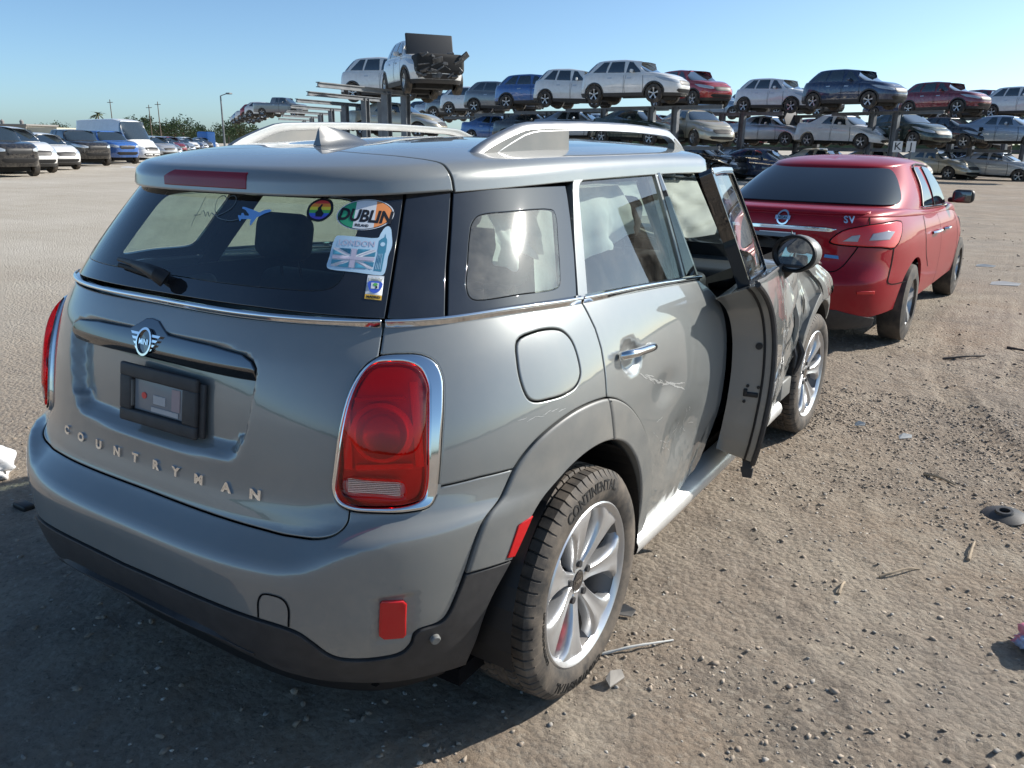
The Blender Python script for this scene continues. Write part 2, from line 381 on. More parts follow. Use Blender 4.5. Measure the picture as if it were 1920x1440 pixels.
# ---------------------------------------------------------------- materials
def mat(name,base=(.5,.5,.5),rough=.5,metal=0.0,coat=0.0,coat_rough=.03,spec=.5,emit=None,alpha=1,ior=1.5):
    m=bpy.data.materials.new(name); m.use_nodes=True; b=m.node_tree.nodes['Principled BSDF']
    b.inputs['Base Color'].default_value=(*base,1); b.inputs['Roughness'].default_value=rough; b.inputs['Metallic'].default_value=metal
    b.inputs['Coat Weight'].default_value=coat; b.inputs['Coat IOR'].default_value=1.7; b.inputs['Coat Roughness'].default_value=coat_rough; b.inputs['Specular IOR Level'].default_value=spec; b.inputs['IOR'].default_value=ior
    if emit: b.inputs['Emission Color'].default_value=(*emit[:3],1); b.inputs['Emission Strength'].default_value=emit[3]
    return m
def nodes(m): return m.node_tree.nodes,m.node_tree.links,m.node_tree.nodes['Principled BSDF']
def add_noise(m,scale=20,amount=.15,dirt=None,dirt_scale=3,dirt_lo=.45,dirt_hi=.7,bump=0,bump_scale=200,rough_var=0,coord='Object',dirt_rough=.8):
    """vary base colour with noise; optional dust layer; optional bump"""
    N,L,b=nodes(m); tc=N.new('ShaderNodeTexCoord'); co=tc.outputs[coord]
    base=tuple(b.inputs['Base Color'].default_value)
    n1=N.new('ShaderNodeTexNoise'); n1.inputs['Scale'].default_value=scale; n1.inputs['Detail'].default_value=5; L.new(co,n1.inputs['Vector'])
    mr=N.new('ShaderNodeMapRange'); mr.inputs['From Min'].default_value=.3; mr.inputs['From Max'].default_value=.7; mr.inputs['To Min'].default_value=1-amount; mr.inputs['To Max'].default_value=1+amount; L.new(n1.outputs['Fac'],mr.inputs['Value'])
    mx=N.new('ShaderNodeMix'); mx.data_type='RGBA'; mx.blend_type='MULTIPLY'; mx.inputs['Factor'].default_value=1; mx.inputs['A'].default_value=base; L.new(mr.outputs[0],mx.inputs['B'])
    out=mx.outputs['Result']
    if dirt:
        n2=N.new('ShaderNodeTexNoise'); n2.inputs['Scale'].default_value=dirt_scale; n2.inputs['Detail'].default_value=8; n2.inputs['Roughness'].default_value=.65; L.new(co,n2.inputs['Vector'])
        m2=N.new('ShaderNodeMapRange'); m2.inputs['From Min'].default_value=dirt_lo; m2.inputs['From Max'].default_value=dirt_hi; m2.inputs['To Max'].default_value=dirt[3]; L.new(n2.outputs['Fac'],m2.inputs['Value'])
        mx2=N.new('ShaderNodeMix'); mx2.data_type='RGBA'; L.new(m2.outputs[0],mx2.inputs['Factor']); L.new(out,mx2.inputs['A']); mx2.inputs['B'].default_value=(*dirt[:3],1); out=mx2.outputs['Result']
        r0=b.inputs['Roughness'].default_value
        m3=N.new('ShaderNodeMapRange'); m3.inputs['To Min'].default_value=r0; m3.inputs['To Max'].default_value=max(r0,dirt_rough); L.new(m2.outputs[0],m3.inputs['Value']); L.new(m3.outputs[0],b.inputs['Roughness'])
    L.new(out,b.inputs['Base Color'])
    if bump:
        n3=N.new('ShaderNodeTexNoise'); n3.inputs['Scale'].default_value=bump_scale; n3.inputs['Detail'].default_value=3; L.new(co,n3.inputs['Vector'])
        bp=N.new('ShaderNodeBump'); bp.inputs['Strength'].default_value=bump; bp.inputs['Distance'].default_value=.002; L.new(n3.outputs['Fac'],bp.inputs['Height']); L.new(bp.outputs[0],b.inputs['Normal'])
    return m
def schlick(N,L,f0):
    """two-sided Fresnel reflectance (a pane mirrors alike from inside and outside)"""
    ge=N.new('ShaderNodeNewGeometry'); dt=N.new('ShaderNodeVectorMath'); dt.operation='DOT_PRODUCT'; L.new(ge.outputs['Normal'],dt.inputs[0]); L.new(ge.outputs['Incoming'],dt.inputs[1])
    def m(op,a,b=None):
        n=N.new('ShaderNodeMath'); n.operation=op; n.use_clamp=(op!='ABSOLUTE')
        for i,v in enumerate((a,b)):
            if v is None: continue
            if isinstance(v,(int,float)): n.inputs[i].default_value=v
            else: L.new(v,n.inputs[i])
        return n
    x=m('ABSOLUTE',dt.outputs['Value']); y=m('SUBTRACT',1.0,x.outputs[0]); z=m('POWER',y.outputs[0],5.0); w=m('MULTIPLY',z.outputs[0],1-f0); return m('ADD',w.outputs[0],f0)
def glass_mat(name,tint=(.6,.75,.7),rough=.0,dust=.04,refl=1.0):
    """thin window pane: fresnel mirror over a tinted see-through sheet, a little dust"""
    m=bpy.data.materials.new(name); m.use_nodes=True; N,L=m.node_tree.nodes,m.node_tree.links; N.clear()
    out=N.new('ShaderNodeOutputMaterial'); tr=N.new('ShaderNodeBsdfTransparent'); tr.inputs[0].default_value=(*tint,1)
    gl=N.new('ShaderNodeBsdfGlossy'); gl.inputs['Roughness'].default_value=rough; gl.inputs[0].default_value=(1,1,1,1)
    mul=schlick(N,L,.10*refl)
    mx=N.new('ShaderNodeMixShader'); L.new(mul.outputs[0],mx.inputs[0]); L.new(tr.outputs[0],mx.inputs[1]); L.new(gl.outputs[0],mx.inputs[2])
    df=N.new('ShaderNodeBsdfDiffuse'); df.inputs[0].default_value=(.45,.43,.38,1)
    tc=N.new('ShaderNodeTexCoord'); nz=N.new('ShaderNodeTexNoise'); nz.inputs['Scale'].default_value=7; nz.inputs['Detail'].default_value=9; nz.inputs['Roughness'].default_value=.7; L.new(tc.outputs['Object'],nz.inputs['Vector'])
    mr=N.new('ShaderNodeMapRange'); mr.inputs['From Min'].default_value=.42; mr.inputs['From Max'].default_value=.75; mr.inputs['To Min'].default_value=dust*.25; mr.inputs['To Max'].default_value=dust*2.2; L.new(nz.outputs['Fac'],mr.inputs['Value'])
    m2=N.new('ShaderNodeMixShader'); L.new(mr.outputs[0],m2.inputs[0]); L.new(mx.outputs[0],m2.inputs[1]); L.new(df.outputs[0],m2.inputs[2]); L.new(m2.outputs[0],out.inputs[0])
    return m
DUST=(.42,.37,.30)
def paint(name,base,metal=.35,rough=.32,dust=.25,coat=1.0):
    m=mat(name,base,rough,metal,coat=coat,coat_rough=.02,spec=.12)
    return add_noise(m,scale=2.5,amount=.05,dirt=(*DUST,dust),dirt_scale=9,dirt_lo=.42,dirt_hi=.85,dirt_rough=.5)
M={}
M['paint']=paint('grey_metallic_paint',(.226,.240,.236),.28,.36,.12)
M['roofpaint']=M['paint']
M['clad']=add_noise(mat('dark_plastic_cladding',(.030,.030,.032),.55),30,.12,(.20,.19,.17,.14),25,.35,.85,bump=.15,bump_scale=900)
M['trim']=add_noise(mat('grey_plastic_trim',(.16,.165,.16),.42),8,.06,(*DUST,.3),5,.4,.8,bump=.1,bump_scale=900)
M['black']=mat('black_plastic',(.012,.012,.013),.5)
M['dark']=mat('dark_cavity',(.006,.006,.007),.9,spec=.1)
M['frit']=add_noise(mat('black_glass_border',(.004,.005,.008),.03,coat=.3,spec=.95),4,.05,(.40,.41,.42,.07),3,.2,.9,dirt_rough=.05)  # pale film in the colour stands in for reflected bright sky
M['chrome']=mat('chrome',(.78,.79,.80),.06,1.0)
M['satin']=add_noise(mat('satin_aluminium',(.40,.40,.40),.34,.9),3,.05,(*DUST,.25),9,.45,.8)
M['gloss_black']=mat('gloss_black',(.008,.008,.010),.04,coat=1)
M['rubber']=mat('seal_rubber',(.010,.010,.010),.65)
M['tyre']=add_noise(mat('tyre_rubber',(.030,.028,.026),.72),12,.25,(.21,.17,.13,.75),11,.38,.72,bump=.2,bump_scale=300)
M['tyre_text']=mat('tyre_lettering',(.008,.008,.008),.6)
M['alloy']=add_noise(mat('silver_alloy',(.62,.63,.64),.30,.75,coat=.5,coat_rough=.08),6,.05,(*DUST,.25),14,.45,.8)
M['barrel']=mat('shaded_rim_barrel',(.20,.19,.18),.5,.5)  # alloy darkened in its colour for the shade between the spokes
M['disc']=add_noise(mat('brake_iron',(.045,.036,.030),.6,.3),30,.3)
M['white_plate']=mat('white_plastic',(.78,.79,.80),.4)
# ================================================================ the grey crossover in front
mini=Mini(); FA=signed(mini.A); FB=signed(mini.B); FC=signed(mini.C); KB=.33; KC=.62
suv=empty('compact_suv',(0,0,0))
tag(suv,'damaged grey compact crossover in front with travel stickers on its rear window','car')
bezel=[(0.7192,1.0854),(0.6843,1.0635),(0.6512,1.0109),(0.6258,0.9203),(0.6108,0.8383),(0.6064,0.7932),(0.6164,0.7653),(0.6428,0.7505),(0.7091,0.7448),(0.7724,0.7434),(0.812,0.7498),(0.8231,0.772),(0.8286,0.8166),(0.8395,0.9103),(0.8499,0.9824),(0.8526,1.0365),(0.8409,1.0671),(0.8114,1.0839),(0.7689,1.0885),(0.7311,1.0878)]
lens=[(0.715,1.0686),(0.6908,1.0546),(0.6606,1.011),(0.6357,0.9324),(0.6196,0.8388),(0.6158,0.8005),(0.6253,0.7754),(0.6526,0.7622),(0.7064,0.758),(0.7637,0.7595),(0.7908,0.7704),(0.799,0.7947),(0.8052,0.8832),(0.8152,0.9861),(0.8171,1.0216),(0.8053,1.0525),(0.7791,1.0671),(0.7431,1.0704)]
bez=catmull(bezel,True,4); len_=catmull(lens,True,4)
shut=[(.7311,1.1471),(.7249,1.116),(.7193,1.0881)]
door_edge=[(1.3498,1.1369),(1.3610,1.1068),(1.3745,1.0642),(1.3790,1.0113),(1.3720,.946),(1.3630,.8812)]
door_edge2=[(1.3630,.8800),(1.3790,.8106),(1.3954,.7487)]
archo=catmull([(.9237,.5789),(.945,.6551),(.9740,.7294),(1.0045,.7939),(1.0475,.8347),(1.111,.8660),(1.2163,.8877),(1.3630,.8800),(1.4530,.845),(1.5401,.7862),(1.6265,.7027),(1.6876,.6168),(1.7343,.514),(1.7734,.3726),(1.7944,.2777)],False,5)
archi=catmull([(.9276,.2713),(.9601,.3626),(.9916,.4749),(1.0386,.5637),(1.0894,.6639),(1.1431,.722),(1.215,.7535),(1.303,.7630),(1.3954,.7487),(1.4879,.7055),(1.5745,.6275),(1.6401,.5277),(1.6875,.4084),(1.7126,.2611)],False,5)
def cut(poly,a,b):
    i=min(range(len(poly)),key=lambda k:(poly[k][0]-a[0])**2+(poly[k][1]-a[1])**2); j=min(range(len(poly)),key=lambda k:(poly[k][0]-b[0])**2+(poly[k][1]-b[1])**2)
    return poly[i:j+1] if i<=j else poly[j:i+1][::-1]
bezR=cut(bez+bez[:0],(0.8231,0.772),(0.7192+.012,1.0878)) # right side, bottom to top
bezL=cut(bez,(0.7192,1.0854),(0.6428,0.7505))
bezB=cut(bez,(0.6428,0.7505),(0.8231,0.772))
tglow=catmull([(0,.689),(.1699,.6882),(.3203,.687),(.444,.685),(.5236,.6825),(.5895,.6878),(.6316,.7032),(.645,.7227),(.6450,.7490)],False,5)
bumplow=catmull([(0,.508),(.1672,.5110),(.3205,.508),(.444,.4988),(.5457,.4859),(.5849,.472),(.6126,.4458),(.6437,.4101),(.6714,.3952),(.7409,.3889),(.7935,.3955),(.8148,.4207),(.8211,.4440),(.8310,.4560),(.8701,.4604),(.8882,.4735),(.9100,.530),(.9237,.5789)],False,4)
cladlow=catmull([(0,.414),(.2049,.4006),(.3486,.3844),(.4835,.345),(.5958,.3084),(.6754,.300),(.7639,.2862),(.8584,.2786),(.9276,.2713)],False,4)
stripD=catmull([(0,1.1530),(.321,1.1511),(.5169,1.1500),(.7311,1.1471),(.8573,1.1463),(1.0454,1.1489),(1.3498,1.1369),(1.7457,1.1171),(2.2053,1.0878),(2.40,1.076)],False,6)
stripU=catmull([(0,1.1700),(.2325,1.1690),(.4536,1.1669),(.6238,1.1641),(.7293,1.1600),(.8597,1.1594),(1.051,1.1626),(1.3607,1.1497),(1.7616,1.1324),(2.2199,1.1024),(2.40,1.090)],False,6)
def upto(poly,s): return [q for q in poly if q[0]<=s+1e-6]
def frm(poly,s,s2=99): return [q for q in poly if s-1e-6<=q[0]<=s2+1e-6]
# ---- tailgate with sunk plate recess
rec_o=np.array(sym(catmull([(0,.806),(.1023,.8078),(.25,.815),(.3149,.8192),(.3573,.8347),(.3783,.8763),(.400,.95),(.4177,1.03),(.4177,1.0484),(.4071,1.0654),(.3761,1.0786),(.2635,1.0880),(0,1.092)],False,4)))
def rec_off(s,v):
    sh=np.shape(s+v*0); Q=np.stack([np.broadcast_to(s,sh).ravel(),np.broadcast_to(v,sh).ravel()],1)
    d=dist_poly(Q,rec_o); ins=inside(Q,rec_o)
    wid=np.where(Q[:,1]<.88,.045,.020)
    t=np.where(ins,np.clip(d/wid,0,1),0); t=t*t*(3-2*t)
    return (-.034*t).reshape(sh)
class GridOff:
    """bake an offset function into a bilinear table (fast repeated lookups)"""
    def __init__(g,fn,s0,s1,v0,v1,ns,nv):
        g.s=np.linspace(s0,s1,ns); g.v=np.linspace(v0,v1,nv); S,V=np.meshgrid(g.s,g.v,indexing='ij'); g.T=fn(S,V)
        k=np.array([.25,.5,.25])
        for ax in (0,1): g.T=np.apply_along_axis(lambda a:np.convolve(np.pad(a,1,mode='edge'),k,'valid'),ax,g.T)
    def __call__(g,s,v):
        s=np.asarray(s,float)+0*np.asarray(v,float); v=np.asarray(v,float)+0*s
        a=np.clip((s-g.s[0])/(g.s[1]-g.s[0]),0,len(g.s)-1.001); b=np.clip((v-g.v[0])/(g.v[1]-g.v[0]),0,len(g.v)-1.001)
        i=a.astype(int); j=b.astype(int); fa=a-i; fb=b-j; T=g.T
        return (T[i,j]*(1-fa)+T[i+1,j]*fa)*(1-fb)+(T[i,j+1]*(1-fa)+T[i+1,j+1]*fa)*fb
REC=GridOff(rec_off,-.8,.8,.66,1.18,321,209)
tg_out=sym([(0,.689)]+tglow[1:]+bezL[::-1]+shut[::-1]+upto(stripD,.725)[::-1])
tailgate=panel('tailgate',FA,tg_out,M['paint'],suv,off=REC,res=.014,thick=.03)
def onA(s,v,h=0.0):
    s=np.array(float(s)); v=np.array(float(v)); return FA(s,v)+fnorm(FA,s,v)*h
M['darkchrome']=mat('dark_chrome',(.15,.155,.165),.04,1.0)
# glossy grip bar across the top of the recess
bar=sym([(0,1.020),(.1117,1.020),(.3478,1.0165),(.4149,1.0165),(.4170,1.0484),(.4071,1.0624),(.3761,1.0756),(.2635,1.0850),(.09,1.089),(.055,1.105),(.03,1.117),(0,1.120)])
panel('grip_bar',FA,bar,M['darkchrome'],tailgate,off=lambda s,v:.004-.018*sstep(1.045,1.012,v)+.0*s,res=.012,thick=.035)
def onbadge(x,y,h): return onA(x*1.22-.002,1.061+y,h+.0055)
bd=MB()
ringo=[(math.cos(a)*.029,math.sin(a)*.033) for a in np.linspace(0,2*PI,40,endpoint=False)]; ringi=[(x*.84,y*.84) for x,y in ringo]
def ribbon(mb,loops,h0,h1,fm):
    o,i=loops; n=len(o); V=[fm(x,y,h1) for x,y in o]+[fm(x,y,h1) for x,y in i]+[fm(x,y,h0) for x,y in o]+[fm(x,y,h0) for x,y in i]
    F=[]
    for k in range(n):
        j=(k+1)%n; F+=[(k,j,n+j,n+k),(2*n+k,2*n+j,j,k),(n+k,n+j,3*n+j,3*n+k)]
    mb.add(V,F)
def slab(mb,poly,h0,h1,fm):
    n=len(poly); V=[fm(x,y,h1) for x,y in poly]+[fm(x,y,h0) for x,y in poly]
    F=[tuple(range(n))]+[(k,n+k,n+(k+1)%n,(k+1)%n) for k in range(n)]; mb.add(V,F)
ribbon(bd,(ringo,ringi),0,.007,onbadge)
for sg in (-1,1):
    for k,(y,l) in enumerate(((.017,.058),(.006,.050),(-.005,.042),(-.016,.034))):
        x0=math.sqrt(max(0,1-(y/.033)**2))*.029; slab(bd,[(sg*x0,y-.0028),(sg*(l-.006),y-.0028),(sg*l,y+.0028),(sg*x0,y+.0028)],-.001,.005,onbadge)
bd.build('badge',M['chrome'],tailgate,smooth=False)
bk=MB(); slab(bk,ringi,-.001,.0022,onbadge); bk.build('badge_disc',M['gloss_black'],tailgate,smooth=False)
text_on('badge_lettering','MINI',lambda x,y,z:onbadge(x,y,.0055+z),M['chrome'],tailgate,.0175,bold=.0005,extrude=.0012)
for ch,s in zip('COUNTRYMAN',(-.4151,-.3257,-.2277,-.1352,-.0474,.0474,.1352,.2277,.3257,.4151)):
    text_on('letter',ch,lambda x,y,z,s=s:onA(s+x*1.35,.757+y,z+.002),M['chrome'],tailgate,.031,bold=.0017,extrude=.003)
# licence plate bracket (no plate)
br=empty('plate_bracket',(0.045,.106,.925),0,tailgate); br.rotation_euler=(R(-8),R(1.2),R(3))
b=MB(); W_,H_=.143,.076
for c,d in (((0,0,H_-.018),(2*W_,.014,.036)),((0,0,-H_+.017),(2*W_,.014,.034)),((-W_+.022,0,0),(.044,.014,.09)),((W_-.026,0,0),(.052,.014,.09))): b.rbox(c,d,.006)
b.rbox((.012,.010,-.003),(2*W_+.006,.010,2*H_-.016),.004); b.build('bracket_frame',M['clad'],br)
b=MB(); b.rbox((-W_+.034,.002,0),(.022,.012,.070),.003); b.build('bracket_rib',M['trim'],br)
b=MB(); b.rbox((W_-.042,.002,-.002),(.012,.012,.075),.003); b.build('bracket_rib',M['trim'],br)
M['plate_inner']=mat('grey_plastic_film',(.20,.22,.24),.18); M['pinkdot']=mat('red_sticker_dot',(.75,.06,.05),.4); M['graytape']=mat('grey_label',(.42,.43,.44),.3); M['pinkgrey']=mat('pinkish_label',(.34,.27,.29),.25)
b=MB(); b.rbox((0,.006,0),(.19,.004,.082),.002); b.build('bracket_window',M['plate_inner'],br)
b=MB(); b.lathe([(.002,0.0001),(.002,.0085),(.0040,.0085)],20,'y'); o=b.build('red_dot',M['pinkdot'],br); o.location=(-.058,.0,.0); 
b=MB(); b.box((.0,.0030,-.004),(.045,.002,.022)); b.box((.02,.0030,-.030),(.10,.002,.012)); b.build('bracket_label',M['graytape'],br)
b=MB(); b.box((.06,.0034,.006),(.03,.002,.055)); b.build('bracket_label',M['pinkgrey'],br)
b=MB()
for x,z in ((-W_+.03,.005),(W_-.026,-.005),(-.08,H_-.02),(.09,H_-.02)): b.lathe([(-.018,.0001),(-.018,.0045),(-.010,.005)],10,'y'); 
# ---- chrome waistline strip
def strip_outline(a,b_):
    U=[(s,z) for s,z in stripU if a<=s<=b_]; D=[(s,z) for s,z in stripD if a<=s<=b_]
    return D+U[::-1]
top=[(q[0],q[1]) for q in stripU]; bot=[(q[0],q[1]) for q in stripD]
def seg(poly,a,b_):
    xs=np.array([q[0] for q in poly]); ys=np.array([q[1] for q in poly]); S=np.linspace(a,b_,max(4,int((b_-a)/.03)+2)); return [(float(s),float(np.interp(s,xs,ys))) for s in S]
def stripo(a,b_): return seg(bot,a,b_)+seg(top,a,b_)[::-1]
def strip_off(s,v):
    a=np.abs(s); u=np.interp(a,[q[0] for q in top],[q[1] for q in top]); d=np.interp(a,[q[0] for q in bot],[q[1] for q in bot])
    t=np.clip((v-d)/(u-d),0,1); return .004+.010*np.sqrt(np.clip(4*t*(1-t),0,1))
panel('waist_strip',FA,sym(seg(bot,0,.7285)+seg(top,0,.7285)[::-1]),M['chrome'],tailgate,off=strip_off,res=.006,thick=.02)
# ---- bumper
refl=[(.7528,.5495),(.7579,.5557),(.7996,.5483),(.8073,.5377),(.8069,.4491),(.8001,.4395),(.7605,.4452),(.7504,.459)]
tow=[(.4915,.500),(.4948,.5455),(.5054,.564),(.5313,.5667),(.5546,.5594),(.5655,.5399),(.5640,.4880)]
bq=[(.8283,.7906),(.9196,.7955),(1.0037,.7942)]
arch_b=cut(archo,(1.0045,.7939),(.9237,.5789))
bump_out=sym(tglow+bezB[1:]+bq+arch_b[1:]+bumplow[::-1][1:])
def bump_off(s,v):
    a=np.abs(s); # soft boxed recess round the reflector
    bx=sstep(.735,.75,a)*(1-sstep(.812,.828,a))*sstep(.435,.45,v)*(1-sstep(.552,.566,v)); return -.006*bx
bumper=panel('rear_bumper',FA,bump_out,M['paint'],suv,off=bump_off,res=.014,thick=.03)
panel('tow_cover',FA,tow,M['paint'],bumper,off=.0012,res=.02,thick=.004,gap=.0005,bev=.002)
gro=MB(); tw=catmull(tow[0:1]+tow[1:],False,5)
for k in range(len(tw)-1):
    (a,b1),(c,d)=tw[k],tw[k+1]; n=np.array([-(d-b1),c-a]); n=n/max(np.linalg.norm(n),1e-9)*.0022
    gro.add([onA(a+n[0],b1+n[1],.0017),onA(c+n[0],d+n[1],.0017),onA(c-n[0],d-n[1],.0017),onA(a-n[0],b1-n[1],.0017)],[(0,1,2,3)])
gro.build('cover_gap',M['dark'],bumper)
def lens_mat(name,tint,diff,dfac=.25):
    m=bpy.data.materials.new(name); m.use_nodes=True; N,L=m.node_tree.nodes,m.node_tree.links; N.clear()
    out=N.new('ShaderNodeOutputMaterial'); tr=N.new('ShaderNodeBsdfTransparent'); tr.inputs[0].default_value=(*tint,1)
    df=N.new('ShaderNodeBsdfDiffuse'); df.inputs[0].default_value=(*diff,1); tl=N.new('ShaderNodeBsdfTranslucent'); tl.inputs[0].default_value=(*diff,1)
    ad=N.new('ShaderNodeMixShader'); ad.inputs[0].default_value=.5; L.new(df.outputs[0],ad.inputs[1]); L.new(tl.outputs[0],ad.inputs[2])
    mx=N.new('ShaderNodeMixShader'); mx.inputs[0].default_value=dfac; L.new(tr.outputs[0],mx.inputs[1]); L.new(ad.outputs[0],mx.inputs[2])
    gl=N.new('ShaderNodeBsdfGlossy'); gl.inputs['Roughness'].default_value=.02; fr=schlick(N,L,.05)
    m2=N.new('ShaderNodeMixShader'); L.new(fr.outputs[0],m2.inputs[0]); L.new(mx.outputs[0],m2.inputs[1]); L.new(gl.outputs[0],m2.inputs[2]); L.new(m2.outputs[0],out.inputs[0]); return m
M['redlens']=lens_mat('red_lamp_lens',(.97,.045,.035),(.80,.012,.010),.12)
M['clearlens']=lens_mat('clear_lamp_lens',(.9,.9,.92),(.6,.6,.6),.12)
M['redrefl']=mat('red_reflector',(.55,.006,.010),.22,coat=.25)
M['lamp_in']=mat('lamp_reflector',(.75,.72,.70),.22,.8); M['lamp_white']=mat('lamp_housing_white',(.80,.78,.76),.35,.35); M['lamp_red']=mat('red_lamp_interior',(.65,.02,.015),.25,.0,coat=.6)
M['amber']=mat('amber_marker',(.75,.22,.02),.2,coat=1)
for sg in (1,-1):
    ol=refl if sg>0 else mir(refl)
    panel('reflector',FA,ol,M['redrefl'],bumper,off=.003,res=.02,thick=.012,gap=.001,bev=.004,drop=.003)
nb=onA(.862,.4224,.0); nn=fnorm(FA,np.array(.862),np.array(.4224))
# ---- lower cladding
clad_out=sym(bumplow+[(1.0386,.5637)]+cut(archi,(1.0386,.5637),(.9276,.2713))[1:]+cladlow[::-1][1:])
def clad_off(s,v):
    a=np.abs(s); return .006+.010*sstep(.36,.33,v)*(1-sstep(.4,.6,a))
clad=panel('lower_bumper',FA,clad_out,M['clad'],suv,off=clad_off,res=.018,thick=.05)
for sg in (1,-1):
    P0=onA(sg*.862,.4224,.004); N0=fnorm(FA,np.array(sg*.862),np.array(.4224)); 
    b=MB(); b.lathe([(-.01,.0125),(.010,.0125),(.013,.010),(.013,.0001)],20,'x'); o=b.build('sensor',M['trim'],clad)
    o.location=P0; o.rotation_euler=Vector(N0).to_track_quat('X','Z').to_euler()
val=sym(cladlow+[(.90,.20),(.7,.17),(.4,.17),(0,.17)])
panel('valance',FA,val,M['black'],suv,off=-.035,res=.04,thick=.01)
led=sym([(0,.436),(.2,.432),(.34,.418),(.46,.385),(.455,.372),(.34,.400),(.2,.417),(0,.420)])
panel('bumper_lip',FA,led,M['clad'],clad,off=lambda s,v:.010+.012*sstep(.40,.43,v)*1.0+0*s,res=.012,thick=.02)
# ---- sides
fuel=catmull([(1.059,1.0853),(1.1212,1.0978),(1.192,1.0938),(1.2263,1.0812),(1.2508,1.0533),(1.2593,.9992),(1.2545,.9689),(1.2293,.9459),(1.1808,.9356),(1.1213,.9363),(1.0774,.9411),(1.0589,.9541),(1.0468,.9955),(1.0467,1.0403)],True,4)
qo=shut[:1]+seg(bot,.74,1.34)+door_edge+cut(archo,(1.3630,.88),(1.0045,.7939))[1:]+bq[::-1][1:]+bezR+shut[::-1][:-1]
for sg in (1,-1):
    mm=(lambda o:o) if sg>0 else mir
    qp=panel('quarter_panel',FA,mm(qo),M['paint'],suv,holes=[mm(fuel)] if sg>0 else [],res=.018,thick=.02,gap=.0025,bev=.004)
    if sg>0: panel('fuel_door',FA,mm(fuel),M['paint'],qp,off=.0005,res=.02,thick=.012,gap=.0025,bev=.004,drop=.002)
    panel('waist_strip',FA,mm(stripo(.7335,1.348)),M['chrome'],qp,off=strip_off,res=.006,thick=.02)
    tl=empty('taillight',(0,0,0),0,suv)
    panel('chrome_bezel',FA,mm(bez),M['chrome'],tl,holes=[mm(len_)],off=lambda s,v:.012,res=.012,thick=.03,bev=.006,drop=.006)
    def lens_off(s,v):
        a=np.abs(s); u=(a-.712)/.098; w_=(v-.915)/.16; return .014+.018*np.clip(1-u**4,0,1)*np.clip(1-w_**4,0,1)
    revl=[(.634,.824),(.700,.8205),(.7508,.8129),(.7551,.800),(.7531,.7774),(.700,.783),(.636,.7895),(.631,.80)]
    panel('lens',FA,mm(len_),M['redlens'],tl,holes=[mm(catmull(revl,True,3))],off=lens_off,res=.014,thick=.02,bev=.004)
    panel('reversing_lamp',FA,mm(catmull(revl,True,3)),M['clearlens'],tl,off=lens_off,res=.014,thick=.01)
    panel('lamp_housing',FA,mm(len_),M['lamp_white'],tl,off=lambda s,v:-.030+.0*s,res=.02,thick=.01)
    b=MB(); C0=onA(sg*.7145,.9228,.0); N0=fnorm(FA,np.array(sg*.7145),np.array(.9228))
    b.lathe([(-.012,.058),(.016,.060),(.018,.056),(.004,.047),(-.010,.030),(-.014,.0001)],40,'x'); o=b.build('lamp_bowl',M['lamp_in'],tl); o.location=C0; o.rotation_euler=Vector(N0).to_track_quat('X','Z').to_euler()
    b=MB(); b.lathe([(.004,.046),(.006,.044),(.013,.020),(.015,.0001)],40,'x'); o=b.build('bulb_dome',M['clearlens'],tl); o.location=C0; o.rotation_euler=Vector(N0).to_track_quat('X','Z').to_euler()
    b=MB()
    for k in range(9): z=.787+k*.0042; slab(b,[(sg*.64,z),(sg*.748,z-.008),(sg*.748,z-.0055),(sg*.64,z+.0025)],-.012,.004,lambda x,y,h:onA(x,y,h))
    b.build('lamp_ribs',M['lamp_in'],tl)
    fmL=lambda x,y,h:onA(x,y,h)
    for (sa,sb,za,zb2) in ((.630,.648,.84,1.01),(.782,.800,.84,1.03),(.655,.775,.838,.850),(.660,.770,.992,1.000)):
        b=MB(); slab(b,[(sg*sa,za),(sg*sb,za),(sg*sb,zb2),(sg*sa,zb2)],-.03,-.006,fmL); b.build('lamp_divider',M['lamp_in'],tl,smooth=False)
    b=MB(); ro2=[(sg*.7145+.066*math.cos(a),.9228+.066*math.sin(a)) for a in np.linspace(0,2*PI,36,endpoint=False)]; ri2=[(sg*.7145+.056*math.cos(a),.9228+.056*math.sin(a)) for a in np.linspace(0,2*PI,36,endpoint=False)]; ribbon(b,(ro2,ri2),-.02,.004,fmL); b.build('lamp_ring',M['lamp_in'],tl,smooth=False)
    tr_o=cut(archo,(.9237,.5789),(1.3630,.88))+door_edge2[1:]+cut(archi,(1.3954,.7487),(1.0386,.5637))[1:]
    def trim_off(s,v): return .010+0*s+0*v
    at=panel('arch_trim',FA,mm(tr_o),M['trim'],suv,off=trim_off,res=.016,thick=.06,bev=.007,drop=.006)
    mk=[(1.0435,.6611),(1.0839,.6678),(1.0386,.578),(1.0176,.5831)]
    panel('side_marker',FA,mm(mk),M['redrefl'],at,off=.014,res=.02,thick=.006,gap=.0005,bev=.002)
